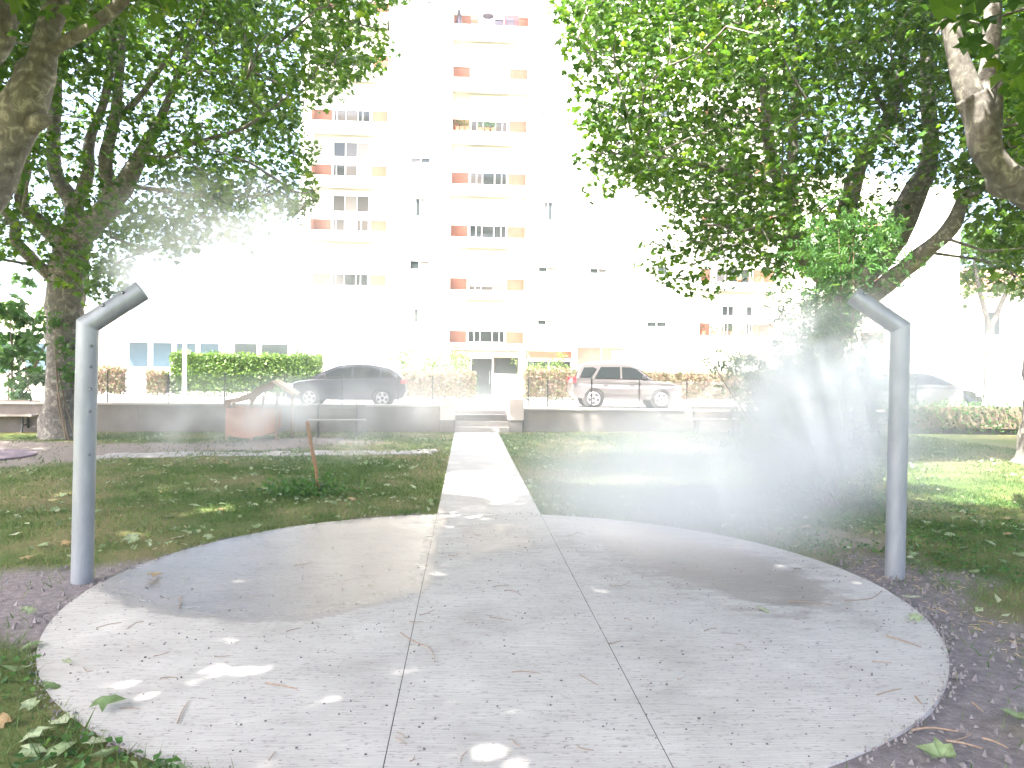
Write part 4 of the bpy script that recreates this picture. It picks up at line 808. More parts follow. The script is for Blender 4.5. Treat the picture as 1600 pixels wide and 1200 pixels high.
def car(name, label, loc, rz, low, top, wheels, wr, half, paint_m, wins, belt, roof, roofhalf, trim=None, rack=False):
    c = empty(name, loc, rz); xmin = min(p[0] for p in low); xmax = max(p[0] for p in low)
    def tp(x, z):
        e = max(0, (x-(xmax-.75))/.75, ((xmin+.55)-x)/.55); return 1-.13*e*e
    pillow(low, half, LAY, tp).build('body', paint_m, c, False)
    def tumble(x, z): return 1-(1-roofhalf/half)*max(0, (z-belt)/(roof-belt))
    cab = pillow(top, half*.965, LAY, tumble).build('cabin', paint_m, c, False)
    def side_y(z): return half*.965*tumble(0, z)
    for s in (-1, 1):
        for w in wins:
            q = [(x, s*(side_y(z)+.004), z) for x, z in w]; MB().prism(q, (0, s*.012, 0)).build('side_window', M_CARGLASS, c)
    for pts, nm in trim or []:                                   # windscreen, rear window, lamps, bumpers: (points, (name, material))
        MB().poly(pts).build(nm[0], nm[1], c)
    for wx in wheels:
        for s in (-1, 1):
            w = empty('wheel'); 
            ty = MB(); yy = s*(half-.11); ty.tube([(0, -.10, 0), (0, -.09, 0), (0, .09, 0), (0, .10, 0)], [wr*.9, wr, wr, wr*.9], 24)
            wheel = ty.build('wheel', M_RUBBER, c, True, (wx, yy, wr)); bpy.data.objects.remove(w)
            rim = MB(); rim.tube([(0, s*.101, 0), (0, s*.109, 0)], wr*.66, 20); rim.build('hub_plate', M_PLASTIC, wheel)
            sp = MB()
            for k in range(5):
                a = 2*math.pi*k/5+.3; ca, sa = math.cos(a), math.sin(a); o_ = Vector((ca, 0, sa)); n_ = Vector((-sa, 0, ca)); y1 = s*.112
                sp.prism([o_*(.05)+n_*.055+Vector((0, y1, 0)), o_*(wr*.62)+n_*.045+Vector((0, y1, 0)), o_*(wr*.62)-n_*.045+Vector((0, y1, 0)), o_*.05-n_*.055+Vector((0, y1, 0))], (0, s*.01, 0))
            sp.build('spokes', M_ALLOY, wheel)
            rg = MB(); rg.tube([(wr*.66*math.cos(t_), s*.112, wr*.66*math.sin(t_)) for t_ in np.linspace(0, 2*math.pi, 25)], .016, 5, False); rg.build('rim', M_ALLOY, wheel)
            aw = MB(); aw.tube([(wx, s*(half-.30), wr), (wx, s*(half-.02), wr)], wr*1.15, 22); aw.build('wheel_well', M_PLASTIC, c)
    for s in (-1, 1):
        xx = wins[-1][0][0]; mx_ = max(p[0] for w in wins for p in w)
        MB().box((mx_-.28, s*(half+.02) if s > 0 else -half-.18, belt+.02), (mx_-.12, half+.18 if s > 0 else -half-.02, belt+.17), bev=.03).build('mirror', M_PLASTIC, c)
        for hx in (.15, -.85): MB().box((hx-.1, s*half-.012, belt-.16), (hx+.1, s*half+.018, belt-.12)).build('door_handle', paint_m, c)
        MB().box((-.85, s*half-.02, .52), (.85, s*half+.012, .60)).build('side_trim', M_PLASTIC if not rack else paint_m, c)
        if rack: MB().tube([(-1.5, s*(roofhalf-.06), roof-.03), (-1.2, s*(roofhalf-.04), roof+.05), (0, s*(roofhalf-.04), roof+.06), (.25, s*(roofhalf-.06), roof-.02)], .018, 5).build('roof_rail', M_ALLOY, c)
    tag(c, label, 'car'); return c
def low_outline(x0, x1, wheels, wr, pts_top, zb=.30):
    o = [(x0+.06, zb+.08)]
    o += [(wheels[0]-wr*1.16, zb)]+arc(wheels[0], wr, wr*1.16, math.pi*1.0, 0)+[(wheels[0]+wr*1.16, zb), (wheels[1]-wr*1.16, zb)]+arc(wheels[1], wr, wr*1.16, math.pi, 0)+[(wheels[1]+wr*1.16, zb), (x1-.08, zb+.02)]
    return o+pts_top
# silver compact off-roader, nose to the right
H_ = .83
suv_low = low_outline(-2.12, 2.12, (-1.3, 1.34), .36, [(2.12, .5), (2.14, .72), (2.06, .90), (1.75, .99), (1.0, 1.06), (.82, 1.10), (-2.02, 1.12), (-2.12, .95), (-2.16, .62)], .34)
suv_top = [(-2.02, 1.09), (-1.86, 1.52), (-1.74, 1.64), (-1.5, 1.69), (-.4, 1.73), (.18, 1.68), (.42, 1.55), (1.02, 1.09)]
suv_w = [[(-1.86, 1.16), (-1.42, 1.16), (-1.18, 1.50), (-1.32, 1.57), (-1.68, 1.55)], [(-1.28, 1.14), (-.28, 1.13), (-.28, 1.59), (-1.02, 1.58)], [(-.2, 1.13), (.84, 1.13), (.36, 1.52), (.14, 1.58), (-.2, 1.59)]]
def glassq(x0, z0, x1, z1, hw0, hw1): return [(x0, -hw0, z0), (x0, hw0, z0), (x1, hw1, z1), (x1, -hw1, z1)]
suv_trim = [(glassq(1.055, 1.115, .455, 1.56, .70, .60), ('windscreen', M_CARGLASS)), (glassq(-2.03, 1.17, -1.87, 1.55, .66, .58), ('rear_window', M_CARGLASS))]
SY = 29.8; sx = P(973, 630, SY).x
suv = car('parked_car', 'silver mauve off roader parked behind the fence facing right', (sx, SY, SZ), 0, suv_low, suv_top, (-1.3, 1.34), .36, H_, M_SILVER, suv_w, 1.1, 1.72, .66, suv_trim, True)
for s in (-1, 1):
    MB().prism([(-2.11, s*.70, .95), (-2.02, s*.845, .95), (-1.98, s*.845, 1.22), (-2.04, s*.72, 1.22)], (0, 0, .0)) if False else None
    MB().box((-2.12, s*.76-.07, .95), (-2.0, s*.76+.065, 1.18), bev=.02).build('tail_light', M_TAIL, suv); MB().box((1.9, s*.66-.13, .78), (2.1, s*.66+.13, .9), bev=.02).build('headlight', M_LAMP, suv)
# dark hatchback, nose to the left (built nose right, then turned)
ht_low = low_outline(-2.1, 2.2, (-1.3, 1.3), .32, [(2.2, .42), (2.22, .62), (2.08, .78), (1.7, .90), (1.15, .98), (-1.95, 1.02), (-2.12, .92), (-2.16, .55)], .24)
ht_top = [(-2.05, 1.0), (-1.85, 1.24), (-1.5, 1.42), (-.9, 1.53), (-.2, 1.56), (.35, 1.48), (.8, 1.28), (1.35, .97)]
ht_w = [[(-1.75, 1.08), (-1.25, 1.05), (-1.25, 1.38), (-1.5, 1.30)], [(-1.18, 1.05), (-.25, 1.03), (-.25, 1.44), (-.75, 1.43), (-1.18, 1.38)], [(-.17, 1.03), (1.0, 1.01), (.62, 1.24), (.3, 1.38), (-.17, 1.44)]]
ht_trim = [(glassq(1.34, .995, .84, 1.27, .68, .58), ('windscreen', M_CARGLASS)), (glassq(-2.03, 1.05, -1.6, 1.405, .62, .52), ('rear_window', M_CARGLASS))]
HY = 28.6; hx_ = P(545, 630, HY).x
hb = car('parked_car', 'dark blue grey hatchback parked left of the steps facing left', (hx_, HY, SZ-.02), math.pi+.03, ht_low, ht_top, (-1.3, 1.3), .32, .84, M_NAVY, ht_w, 1.0, 1.56, .58, ht_trim)
nose = P(1516, 620, 28.5).x
rc = car('parked_car', 'dark car with a sloping bonnet partly hidden at the right', (nose-2.2, 28.5, SZ-.02), 0.02, ht_low, ht_top, (-1.3, 1.3), .32, .84, M_DARKCAR, ht_w, 1.0, 1.56, .58, ht_trim)
for cc in (hb, rc):
    for s in (-1, 1):
        MB().box((-2.13, s*.70-.11, .86), (-1.95, s*.70+.11, 1.0), bev=.02).build('tail_light', M_TAIL, cc); MB().box((1.9, s*.66-.16, .70), (2.12, s*.66+.16, .80), bev=.02).build('headlight', M_LAMP, cc)

# ------------------------------------------------------------------ benches, play hut, lamp pole, stake
def bench(label, loc, rz, L=1.8, backrest=True):
    b_ = empty('park_bench', loc, rz)
    for k in range(3): MB().box((-L/2, -.2+k*.15, .43), (L/2, -.07+k*.15, .47), bev=.008).build('seat_slat', M_BENCH, b_)
    if backrest:
        for k in range(2): MB().box((-L/2, .285+k*.03, .58+k*.16), (L/2, .32+k*.03, .69+k*.16), bev=.008).build('back_slat', M_BENCH, b_)
    for s in (-1, 1):
        q = MB(); xx = s*(L/2-.25); q.tube([(xx, -.2, 0), (xx, -.13, .22), (xx, -.15, .428)], .03, 6); q.tube([(xx, .28, 0), (xx, .14, .22), (xx, .22, .43), (xx, .34, .86)], .03, 6); q.tube([(xx, -.14, .2), (xx, .15, .2)], .022, 6); q.build('leg', M_CASTIRON, b_)
    tag(b_, label, 'bench'); return b_
q = G(18, 676); bench('dark slatted bench under the big leaved shrub at the left edge', (q.x-.35, q.y, 0), .12)
q = G(527, 683); bench('grey bench against the wall left of the steps, half in mist', (q.x, q.y, 0), .15, 1.5)
q = G(1118, 678); bench('grey bench against the wall right of the silver car', (q.x, q.y-.1, 0), .15, 1.8)
hq = empty('play_hut', (-5.45, 19.6, 0), 0.06)
for a_, b_, zt in ((-.78, -.35, .95), (-.2, -.35, 1.0), (.42, -.35, 1.22), (.68, .35, 1.22), (-.78, .35, .95), (-.05, .35, 1.1)): MB().tube([(a_, b_, -.05), (a_, b_, zt)], .04, 7).build('post', M_WOOD, hq)
pts = [(-.80, -.40, .14), (-.35, -.40, .05), (.05, -.40, .12), (.38, -.40, .22), (.40, -.40, .76), (-.80, -.40, .80)]
MB().prism(pts, (0, .035, 0)).build('side_panel', M_RUST, hq); MB().prism([(x, .38, z+.02) for x, _, z in pts], (0, .03, 0)).build('side_panel', M_RUST, hq)
rp = [(-.86, -.42, .86), (-.80, -.42, 1.0), (-.5, -.42, 1.06), (-.2, -.42, 1.2), (.05, -.42, 1.36), (.34, -.42, 1.45), (.36, -.42, 1.30), (.1, -.42, 1.2), (-.05, -.42, 1.08), (-.15, -.42, .92), (-.24, -.42, 1.02), (-.55, -.42, .93), (-.68, -.42, .93), (-.76, -.42, .80)]
MB().prism(rp, (0, .04, 0)).build('carved_board', M_WOOD, hq)
MB().prism([(.34, -.5, 1.45), (.82, -.5, 1.13), (.82, .45, 1.13), (.34, .45, 1.45)], (.02, 0, .035)).build('roof_board', M_LITPLANK, hq)  # sunlit right slope: its light is painted in as paler wood
for k in range(3): MB().prism([(.36, -.51+k*.32, 1.49), (.85, -.51+k*.32, 1.165), (.85, -.22+k*.32, 1.165), (.36, -.22+k*.32, 1.49)], (.012, 0, .02)).build('plank', M_LITPLANK, hq)
MB().prism([(.34, -.5, 1.452), (-.1, -.5, 1.22), (-.1, .45, 1.22), (.34, .45, 1.452)], (-.015, 0, .03)).build('roof_board', M_WOOD, hq)
MB().box((-.75, -.3, .12), (.4, .3, .16)).build('floor_board', M_WOOD, hq)
tag(hq, 'small wooden play hut with an orange panel and gabled roof in front of the wall', 'play hut')
q = P(288, 620, 30.5); lp = empty('lamp_pole', (q.x, 30.5, SZ)); MB().tube([(0, 0, 0), (0, 0, 1.0), (0, 0, 3.0), (0, 0, 4.6)], [.09, .08, .065, .055], 12).build('pole', M_FRAME, lp, True); MB().tube([(0, 0, 0), (0, 0, .12)], .13, 12).build('base_plate', M_FRAME, lp)
hd = MB(); hd.tube([(0, 0, 4.6), (0, -.02, 4.65), (0, -.4, 4.8)], [.05, .05, .04], 8); hd.build('lamp_arm', M_FRAME, lp); hd = MB(); hd.box((-.1, -.75, 4.76), (.1, -.38, 4.86), bev=.03); hd.build('lamp_head', M_FRAME, lp); tag(lp, 'slim white lamp pole in front of the tall green hedge', 'lamp pole')
sk = empty('dead_sapling', tuple(G(497, 772))); b0 = Vector(sk.location); inv = Matrix.Translation(-b0)
pl = [b0+Vector((0, 0, -.05)), P(494, 735, b0.y), P(487, 700, b0.y), P(480, 658, b0.y)]; qq, qr = seg(pl, [.035, .03, .027, .024], 5); mb = MB(); mb.tube(qq, qr, 9, True, .3); o = mb.build('stem', pm('peeling_bark', (.36, .20, .10), (.20, .11, .06), 22, .8, .5, 60), sk, True); o.matrix_parent_inverse = inv
mb = MB(); mb.tube([b0+Vector((.05, 0, -.04)), b0+Vector((.06, 0, .10)), b0+Vector((.05, 0, .16))], [.07, .06, .04], 9, True, .5); o = mb.build('stump', M_STONE, sk, True); o.matrix_parent_inverse = inv
r = np.random.default_rng(9); n = 420; pp = np.stack([r.normal(-.12, .30, n)+b0.x, r.normal(-.08, .22, n)+b0.y, np.abs(r.normal(.05, .09, n))+.01], -1)
o = link('weeds', leaves('weeds', pp, .10, M_SHRUB, OVAL, OVAL_T, 1.2, -.3, 9), sk); o.matrix_parent_inverse = inv; tag(o, kind='stuff')
tag(sk, 'bare peeling sapling stem rising from a tuft of weeds on the lawn', 'sapling')

# ------------------------------------------------------------------ grass
def on_slab(x, y): return (np.hypot(x-DC[0], y-DC[1]) < DR+.005) | ((x > PX0-.01) & (x < PX1+.01))
def grass_patch(N, x0, x1, y0, y1, h, w, seed):
    r = np.random.default_rng(seed); x = r.uniform(x0, x1, N); y = r.uniform(y0, y1, N); s_, d_, dr_ = zones(x, y)
    keep = (~on_slab(x, y)) & (r.uniform(0, 1, N) > .95*np.clip(s_*1.25, 0, 1)) & (r.uniform(0, 1, N) > .92*d_) & (y < wall_y(x)-.05)
    keep &= r.uniform(0, 1, N) > .45*dr_
    edge = np.hypot(x-DC[0], y-DC[1])-DR; x, y, dr_ = x[keep], y[keep], dr_[keep]; e_ = np.clip(1.3-np.clip(edge[keep]/.35, 0, 1)*.3, 1, 1.3); n = len(x)
    hh = h*r.uniform(.45, 1.25, n)*(1+.5*n2a(x, y, 1.6, 15))*e_; a = r.uniform(0, 6.283, n); ln = r.normal(0, .75, n); ln2 = r.normal(0, .75, n)
    W = w*r.uniform(.6, 1.3, n); z0 = np.full(n, -.012)
    v0 = np.stack([x-W*np.cos(a), y-W*np.sin(a), z0], -1); v1 = np.stack([x+W*np.cos(a), y+W*np.sin(a), z0], -1); v2 = np.stack([x+ln*hh, y+ln2*hh, hh], -1)
    V = np.stack([v0, v1, v2], 1).reshape(-1, 3); rn = np.clip(r.beta(2, 2.6, n)*.8+.45*(dr_-.45), 0, 1)
    return V, np.repeat(rn, 3)
Vs, Rs = [], []
for a in ((52000, -8, -.6, 2.4, 8, .052, .0042, 1), (52000, .6, 8, 3.0, 9, .052, .0042, 2), (60000, -10, -.6, 8, 14, .05, .0065, 3), (60000, .6, 11, 8.5, 14, .05, .0065, 4), (34000, -11, -.6, 14, 22.4, .05, .012, 5), (40000, .6, 14, 14, 24.5, .05, .012, 6), (9000, -3.6, 3.6, 2.4, 9.9, .075, .005, 7)):
    V, rn = grass_patch(*a); Vs.append(V); Rs.append(rn)
V = np.concatenate(Vs); tag(link('grass', np_mesh('grass', V, np.arange(len(V)).reshape(-1, 3), M_GRASS, {'rnd': np.concatenate(Rs)})), 'short green grass of the park lawn with dry straw patches', 'grass', kind='stuff')
# clover and weeds in the near corners and along the slab
r = np.random.default_rng(77); n = 5200; x = np.concatenate([r.uniform(-4.5, -.9, n), r.uniform(3.2, 7.5, n)]); y = np.concatenate([r.uniform(2.6, 6.0, n), r.uniform(6.0, 10.5, n)]); s_, d_, _ = zones(x, y)
k = (~on_slab(x, y)) & (r.uniform(0, 1, 2*n) > np.clip(s_*1.3, 0, 1)) & (n2a(x, y, 2.2, 18) > -.15); x, y = x[k], y[k]
tag(link('clover', leaves('clover', np.stack([x, y, r.uniform(.01, .05, len(x))], -1), .045, M_SHRUB, OVAL*np.array([1.6, 1, 1]), OVAL_T, .8, .1, 78)), 'low clover and weeds growing in the grass beside the concrete', 'weeds', kind='stuff')
# pale litter of torn leaves and clippings
r = np.random.default_rng(91); n = 16000; x = r.uniform(-9, 12, n); y = r.uniform(3, 21, n); s_, d_, _ = zones(x, y)
k = (~on_slab(x, y)) & (s_ < .5) & (d_ < .5) & (n2a(x, y, 2.1, 24)+.6*n2a(x, y, 6, 25) > .22) & (y < wall_y(x)-.3); x, y = x[k], y[k]
tag(link('leaf_litter', leaves('leaf_litter', np.stack([x, y, r.uniform(.012, .045, len(x))], -1), .075, M_FALLEN, OVAL*np.array([1.5, 1, 2]), OVAL_T, .9, 0, 92)), 'pale torn leaf litter and clippings strewn over the lawn', 'leaf litter', kind='stuff')
# soil crumbs and straw
n = 5000; x = r.uniform(-6, 7, n); y = r.uniform(3, 9, n); s_, d_, _ = zones(x, y); k = (s_ > .4) & ~on_slab(x, y); x, y = x[k], y[k]; z = np.full(len(x), .0)
cr = np.array([(1, 0, -.3), (-.5, .8, -.3), (-.5, -.8, -.3), (.1, .1, .9)]); ct = [(0, 1, 3), (1, 2, 3), (2, 0, 3)]
tag(link('soil_crumbs', leaves('soil_crumbs', np.stack([x, y, z], -1), .018, pm('soil_crumb', (.13, .115, .118), (.27, .245, .24), 20, .95), cr, ct, .3, 0, 79)), 'loose crumbs of dark soil around the posts', 'soil', kind='stuff')
rr_ = np.random.default_rng(12); n = 1300; th = rr_.uniform(0, 2*math.pi, n); th = th[n2a(3*np.cos(th), 3*np.sin(th), 1.7, 22) > -.25]; rad = DR+rr_.normal(.012, .028, len(th))
tag(link('rim_soil', leaves('rim_soil', np.stack([DC[0]+rad*np.cos(th), DC[1]+rad*np.sin(th), np.full(len(th), .010)], -1), .011, bpy.data.materials['soil_crumb'], cr, ct, .3, 0, 80)), 'crumbs of soil spilled over the rim of the concrete disc', 'soil', kind='stuff')
def on_ground_soil(n, seed):
    r = np.random.default_rng(seed); out = []
    while len(out) < n:
        x = r.uniform(3.2, 6.5); y = r.uniform(3.2, 7.5); s_, _, _ = zones(np.array([x]), np.array([y]))
        if s_[0] > .5 and not on_slab(np.array([x]), np.array([y]))[0]: out.append((x, y))
    return out
st_v = MB()
for x, y in on_ground_soil(170, 5):
    a = random.uniform(0, 6.28); l = random.uniform(.02, .07); st_v.tube([(x, y, .012), (x+l*math.cos(a), y+l*math.sin(a), random.uniform(.01, .03))], .0016, 3, False)
tag(st_v.build('straw', pm('straw', (.40, .30, .16), (.50, .38, .22), 30, .9)), 'scattered dry straw on the dark soil at right', 'straw', kind='stuff')
cmb = MB(); r = np.random.default_rng(6)
for k in range(900):
    th = r.uniform(0, 6.28); rad = DR*math.sqrt(r.uniform(0, 1)); x, y = DC[0]+rad*math.cos(th), DC[1]+rad*math.sin(th); s_ = r.uniform(.002, .0055)
    cmb.box((x-s_, y-s_*.7, .008), (x+s_, y+s_*.7, .010+s_), r.uniform(0, 3))
tag(cmb.build('grit', M_STONE), 'fine dark grit sprinkled over the concrete disc', 'grit', kind='stuff')

# ------------------------------------------------------------------ litter one can pick up: leaves, twigs, stones
LEAFM = []
for k in range(6):
    r = np.random.default_rng(300+k); T = PLANE.copy(); T[:, 2] = 0.26*r.uniform(.5, 1.6)*(T[:, 0]**2*2+(T[:, 1]-.4)**2)*r.choice([1, 1, -.6])+.05*r.normal(0, 1, len(T)); T[:, 2] -= T[:, 2].min(); T[:, :2] += r.normal(0, .03, (len(T), 2))
    LEAFM.append(np_mesh('fallen_leaf', T, PLANE_T, M_FALLEN, {'rnd': np.full(len(T), (.15, .4, .6, .75, .5, .95)[k])}))
def fallen(px_, py_, size, k, label, group, z=.02, rot=None):
    g = G(px_, py_); o = link('fallen_leaf', LEAFM[k % 6], None, (g.x, g.y, z), (random.uniform(-.3, .3), random.uniform(-.3, .3), random.uniform(0, 6.28) if rot is None else rot)); s_ = size*random.uniform(.85, 1.15); o.scale = (s_, s_, s_); tag(o, label, 'leaf', group); return o
fallen(1193, 959, .13, 3, 'pale yellow green leaf lying alone on the right half of the concrete', None, .014); fallen(1440, 975, .11, 2, 'pale green leaf at the right rim of the concrete', None, .03)
fallen(52, 962, .12, 2, 'pale leaf on the bare soil left of the concrete', None); fallen(148, 1112, .14, 0, 'dark green leaf standing up at the lower left rim of the concrete', None, .04)
fallen(30, 1168, .16, 2, 'large curled pale leaf in the lower left corner', None); fallen(135, 1165, .11, 3, 'whitish curled leaf in the grass below the lower left rim', None)
fallen(1495, 1193, .15, 1, 'green leaf on the dark soil at the lower right edge of the picture', None); fallen(1590, 1125, .13, 1, 'green leaf at the right edge of the picture on the soil', None)
fallen(1415, 940, .15, 3, 'crumpled whitish leaf on the soil right of the right post', None, .03); fallen(1535, 980, .09, 5, 'brown leaf on the soil right of the concrete', None)
fallen(103, 1045, .07, 3, 'small pale leaf touching the left rim of the concrete', None, .03); fallen(1248, 892, .10, 3, 'pale leaf on the grass edge just left of the right post', None)
def near_left(a, b_):
    if b_ > 980: return 'fallen leaf among the weeds in the lower left corner', 'fallen leaves in the lower left corner'
    if a < 115: return 'fallen leaf on the lawn left of the left steel post', 'fallen leaves left of the left post'
    if a > 510: return 'fallen leaf on the lawn between the sapling and the path', 'fallen leaves between sapling and path'
    return 'fallen leaf on the lawn between the left post and the sapling', 'fallen leaves between left post and sapling'
def near_right(a, b_):
    if a > 1410: return 'fallen leaf on the grass right of the right steel post', 'fallen leaves right of the right post'
    if a > 1190: return 'fallen leaf on the grass below the tall shrub', 'fallen leaves below the tall shrub'
    return 'fallen leaf on the misty lawn between path and tall shrub', 'fallen leaves between path and tall shrub'
def which(a, b_):
    xx = G(a, b_).x; return ('left half of the concrete disc', 'straight path through the disc', 'right half of the concrete disc')[0 if xx < PX0 else 1 if xx < PX1 else 2]
LG = [(60, 1010), (20, 1055), (55, 1110), (90, 1140), (110, 1180), (15, 1130), (70, 1075), (180, 1185), (40, 1190), (20, 840), (60, 858), (100, 850), (50, 800), (95, 790), (210, 850), (270, 845), (310, 795), (340, 800), (330, 790), (290, 760), (380, 770), (420, 765), (350, 790), (230, 905), (560, 770), (575, 765), (600, 760), (620, 745), (640, 735), (545, 785), (525, 790), (645, 720), (650, 765), (585, 775), (610, 750), (30, 880), (150, 805), (400, 830), (330, 845), (260, 810)]
for k, (a, b_) in enumerate(LG): fallen(a, b_, random.uniform(.09, .15), k, *near_left(a, b_))
RG = [(960, 770), (1000, 765), (1030, 780), (1100, 800), (1150, 810), (1085, 790), (930, 760), (1210, 830), (1260, 830), (1280, 845), (1440, 850), (1480, 840), (1500, 860), (1540, 850), (1580, 840), (1560, 880), (1590, 870), (1450, 820), (1510, 800), (1000, 740), (1050, 735), (905, 770), (1180, 790), (1240, 820), (1330, 860), (1420, 870), (1570, 815), (1470, 870), (1530, 900), (1125, 825), (1045, 805), (985, 790)]
for k, (a, b_) in enumerate(RG): fallen(a, b_, random.uniform(.09, .15), k+3, *near_right(a, b_))
def twig(pts, label, group=None, rad=.0035, z=.014, mat=None):
    w = [G(a, b_) for a, b_ in pts]; c = w[0]; pl = catmull([Vector((q.x-c.x, q.y-c.y, random.uniform(0, .006))) for q in w], 4) if len(w) > 2 else [Vector((q.x-c.x, q.y-c.y, random.uniform(0, .006))) for q in w]
    mb = MB(); mb.tube(pl, lerp_list([rad, rad*.6], len(pl)), 5); o = mb.build('twig', mat or M_DRYTWIG, None, False, (c.x, c.y, z)); tag(o, label, 'twig', group); return o
twig([(626, 992), (645, 1005), (672, 1018), (680, 1040)], 'long bent twig lying across the left joint of the path'); twig([(415, 1072), (440, 1076), (465, 1080)], 'straight dark twig on the left half of the concrete', None, .005)
twig([(277, 1135), (285, 1115), (295, 1100)], 'curved pale twig near the lower left rim'); twig([(280, 935), (283, 943), (279, 955)], 'short curled twig on the wet left half', None, .005)
twig([(1232, 942), (1262, 945), (1300, 948)], 'reddish twig with a dark tip on the right half of the concrete', None, .004); twig([(1320, 942), (1360, 938), (1378, 925)], 'long pale twig at the upper right rim of the concrete')
twig([(1385, 997), (1410, 1005), (1440, 1016)], 'pale twig across the right rim of the concrete', None, .005); twig([(1425, 1147), (1455, 1144), (1497, 1150)], 'long pale stick on the soil at lower right', None, .007, .02); twig([(1478, 1165), (1505, 1168), (1535, 1177)], 'pale stick below the long one on the soil at lower right', None, .007, .02)
twig([(1535, 1160), (1555, 1167), (1575, 1176)], 'pale stick nearest the lower right corner', None, .006, .02); twig([(1492, 1163), (1510, 1156), (1522, 1145)], 'forked thin twig between the two pale sticks on the soil'); twig([(1362, 1038), (1393, 1039)], 'thin straw like twig on the right half of the concrete'); twig([(1370, 1090), (1388, 1085), (1408, 1080)], 'brown twig on the soil beside the right rim')
twig([(1430, 1095), (1440, 1107)], 'short pale stick on the soil right of the rim', None, .006, .02); twig([(1520, 1105), (1535, 1118)], 'short pale twig in the middle of the dark soil', None, .006, .02); twig([(870, 1180), (915, 1058)][:1]+[(880, 1183)], 'tiny twig on the path near the bottom') if False else None
TG = [[(770, 920), (795, 918)], [(790, 925), (815, 935)], [(765, 968), (800, 973)], [(655, 965), (680, 955)], [(800, 1055), (845, 1057)], [(905, 1058), (935, 1075)], [(800, 1160), (812, 1170)], [(902, 1171), (928, 1177)], [(447, 990), (470, 984)], [(640, 974), (662, 975)], [(385, 936), (408, 930)], [(460, 885), (490, 880)], [(540, 820), (560, 815)], [(575, 917), (585, 918)], [(952, 917), (980, 915)], [(975, 970), (987, 975)], [(1058, 1065), (1065, 1063)], [(885, 840), (905, 835)], [(900, 833), (915, 838)], [(618, 1158), (635, 1170)], [(640, 1195), (648, 1188)], [(720, 1195), (730, 1180)], [(620, 1150), (635, 1160)], [(240, 1030), (265, 1022)], [(186, 1112), (218, 1113)], [(130, 1047), (145, 1052)], [(200, 985), (225, 975)], [(150, 985), (190, 977)], [(250, 1065), (278, 1063)], [(335, 1030), (360, 1028)], [(420, 1195), (430, 1180)], [(700, 870), (715, 868)], [(740, 835), (752, 838)], [(1100, 990), (1120, 985)], [(1150, 1010), (1165, 1015)], [(950, 1010), (970, 1005)]]
for l in TG:
    (a, b_), (c_, d_) = l; twig([(a, b_), ((a+c_)/2+random.uniform(-3, 3), (b_+d_)/2+random.uniform(-3, 3)), (c_, d_)], 'thin dry twig lying on the '+which(a, b_), 'thin twigs on the '+which(a, b_), .0026)
smesh = []
for k in range(4):
    mb = MB(); rr = np.random.default_rng(k+20); mb.tube([(0, 0, -.2), (0, 0, .15), (.1, 0, .55), (.1, .05, .75)], [.7, 1.0, .75, .2], 7, True, .0); mb.v = [tuple(np.array(v)*rr.uniform(.8, 1.2, 3)) for v in mb.v]; smesh.append(mb.mesh('small_stone', M_STONE, True))
for k, (a, b_) in enumerate([(200, 1013), (227, 1030), (248, 1038), (222, 1036), (162, 1048), (110, 1055), (369, 1135), (306, 1177), (375, 1178), (300, 922), (548, 1115), (604, 1106), (680, 1127), (655, 1140), (702, 1137), (663, 1175), (642, 1071), (647, 1021), (536, 924), (453, 867), (557, 947), (862, 1092), (860, 1105), (882, 1172), (1072, 1143), (1152, 1098), (1177, 1114), (1092, 1126), (1362, 1058), (1325, 1079), (1347, 1050), (1256, 975), (1277, 1008), (1370, 1022), (1381, 972), (1397, 975), (1419, 975), (1355, 957), (1300, 930), (1331, 865), (956, 815), (572, 822), (632, 835), (473, 888), (473, 901)]):
    g = G(a, b_); o = link('small_stone', smesh[k % 4], None, (g.x, g.y, .011), (0, 0, random.uniform(0, 6))); s_ = random.uniform(.004, .009); o.scale = (s_, s_, s_); tag(o, 'dark pebble lying on the '+which(a, b_), 'pebble', 'pebbles on the '+which(a, b_))
for k in range(26):
    x, y = on_ground_soil(1, 400+k)[0]; o = link('small_stone', smesh[k % 4], None, (x, y, .0), (0, 0, random.uniform(0, 6))); s_ = random.uniform(.010, .022); o.scale = (s_, s_, s_*.8); tag(o, 'small stone on the dark soil right of the concrete', 'pebble', 'stones on the soil')
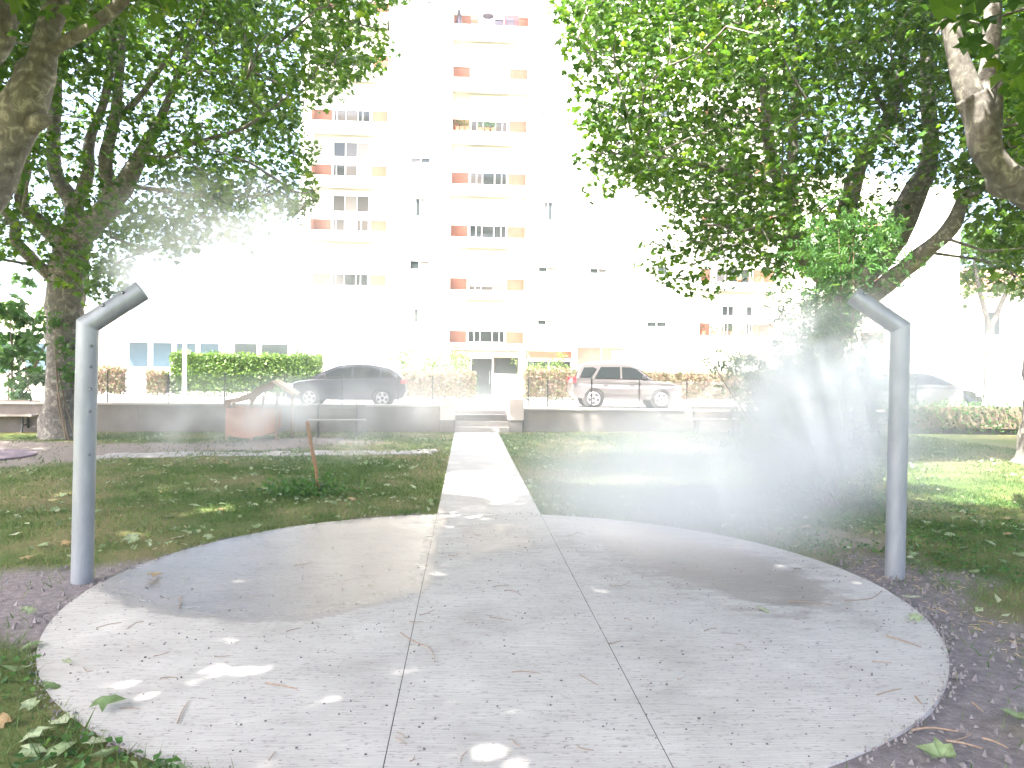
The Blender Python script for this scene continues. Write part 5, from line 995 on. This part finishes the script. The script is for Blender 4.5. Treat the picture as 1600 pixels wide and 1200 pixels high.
# ------------------------------------------------------------------ water mist from the posts, and hazy air
def mist(name, label, c, r_, dens, nscale, thr, seed, soft_=1.0, aniso=0.0):
    m = bpy.data.materials.new('mist_'+str(seed)); m.use_nodes = True; ns = m.node_tree.nodes; ls = m.node_tree.links; ns.clear()
    out = ns.new('ShaderNodeOutputMaterial'); pv = ns.new('ShaderNodeVolumePrincipled'); pv.inputs['Color'].default_value = (.97, .98, 1, 1); pv.inputs['Anisotropy'].default_value = aniso
    tc = ns.new('ShaderNodeTexCoord'); ln = ns.new('ShaderNodeVectorMath'); ln.operation = 'LENGTH'; ls.new(tc.outputs['Object'], ln.inputs[0])
    fall = ns.new('ShaderNodeMapRange'); fall.interpolation_type = 'SMOOTHSTEP'; fall.inputs[1].default_value = 1.0; fall.inputs[2].default_value = .15; fall.inputs[3].default_value = 0; fall.inputs[4].default_value = 1; ls.new(ln.outputs['Value'], fall.inputs[0])
    geo = ns.new('ShaderNodeNewGeometry'); n = ns.new('ShaderNodeTexNoise'); n.inputs['Scale'].default_value = nscale; n.inputs['Detail'].default_value = 3.0; n.inputs['Distortion'].default_value = .6
    mp = ns.new('ShaderNodeMapping'); mp.inputs['Location'].default_value = (seed*3.1, seed*1.7, seed*.9); ls.new(geo.outputs['Position'], mp.inputs[0]); ls.new(mp.outputs[0], n.inputs['Vector'])
    nr = ns.new('ShaderNodeMapRange'); nr.interpolation_type = 'SMOOTHSTEP'; nr.inputs[1].default_value = thr; nr.inputs[2].default_value = thr+.28; ls.new(n.outputs[0], nr.inputs[0])
    mu = ns.new('ShaderNodeMath'); mu.operation = 'MULTIPLY'; ls.new(fall.outputs[0], mu.inputs[0]); ls.new(nr.outputs[0], mu.inputs[1])
    m2 = ns.new('ShaderNodeMath'); m2.operation = 'MULTIPLY'; m2.inputs[1].default_value = dens; ls.new(mu.outputs[0], m2.inputs[0]); ls.new(m2.outputs[0], pv.inputs['Density']); ls.new(pv.outputs[0], out.inputs['Volume'])
    import bmesh
    bm = bmesh.new(); bmesh.ops.create_icosphere(bm, subdivisions=3, radius=1.0); me = bpy.data.meshes.new(name); bm.to_mesh(me); bm.free(); me.materials.append(m)
    o = link(name, me, None, c); o.scale = r_; tag(o, label, 'mist', kind='stuff'); return o
def at(px_, py_, y): return tuple(P(px_, py_, y))
mist('mist_plume', 'white water mist drifting up and right from the left steel post', at(370, 410, 8.4), (1.75, 1.5, 1.1), 1.15, 1.6, .38, 1)
mist('mist_plume', 'thin jet of mist at the tip of the left post', at(225, 430, 6.6), (.5, .4, .36), 4.0, 2.4, .40, 2)
mist('mist_plume', 'low wisps of mist before the wall and the play hut', at(430, 650, 11.5), (3.2, 3.0, .8), .55, 1.1, .42, 3)
mist('mist_plume', 'thick white mist wrapping the tall shrub at right', at(1275, 610, 7.8), (1.3, 1.4, 1.25), 2.2, 1.6, .34, 4)
mist('mist_plume', 'broad thin mist lying over the right lawn', (2.9, 8.6, .95), (3.4, 3.2, .8), .55, .8, .30, 5)
mist('mist_plume', 'mist drifting right beyond the right steel post', at(1490, 560, 8.4), (1.5, 1.6, .95), .7, 1.0, .34, 6)
mist('mist_plume', 'pale mist hanging over the path before the steps', (-1.0, 13.5, 1.35), (3.2, 5.0, 1.2), .07, .7, .28, 7)
mist('mist_plume', 'faint veil of mist drifting in front of the right steel post', at(1370, 560, 5.9), (.8, .5, .9), .6, 1.2, .30, 8)
mist('mist_plume', 'bright mist bank between the left post and the building', at(560, 500, 9.5), (1.9, 2.0, .7), .22, 1.0, .30, 9)
mist('mist_plume', 'low smooth mist creeping over the right half of the concrete and the grass behind', (2.0, 7.9, .5), (2.3, 2.3, .75), .75, .6, .18, 10)
hz = MB(); hz.box((-60, -12, -1.1), (60, 60, 31)); hm = bpy.data.materials.new('haze_air'); hm.use_nodes = True; hn = hm.node_tree.nodes; hn.clear()
ho = hn.new('ShaderNodeOutputMaterial'); hp = hn.new('ShaderNodeVolumePrincipled'); hp.inputs['Color'].default_value = (.97, .98, 1, 1); hp.inputs['Density'].default_value = .0007; hp.inputs['Anisotropy'].default_value = .3; hm.node_tree.links.new(hp.outputs[0], ho.inputs['Volume'])
if HAZE: tag(hz.build('haze', hm), 'bright hazy air filling the park', 'haze', kind='stuff')
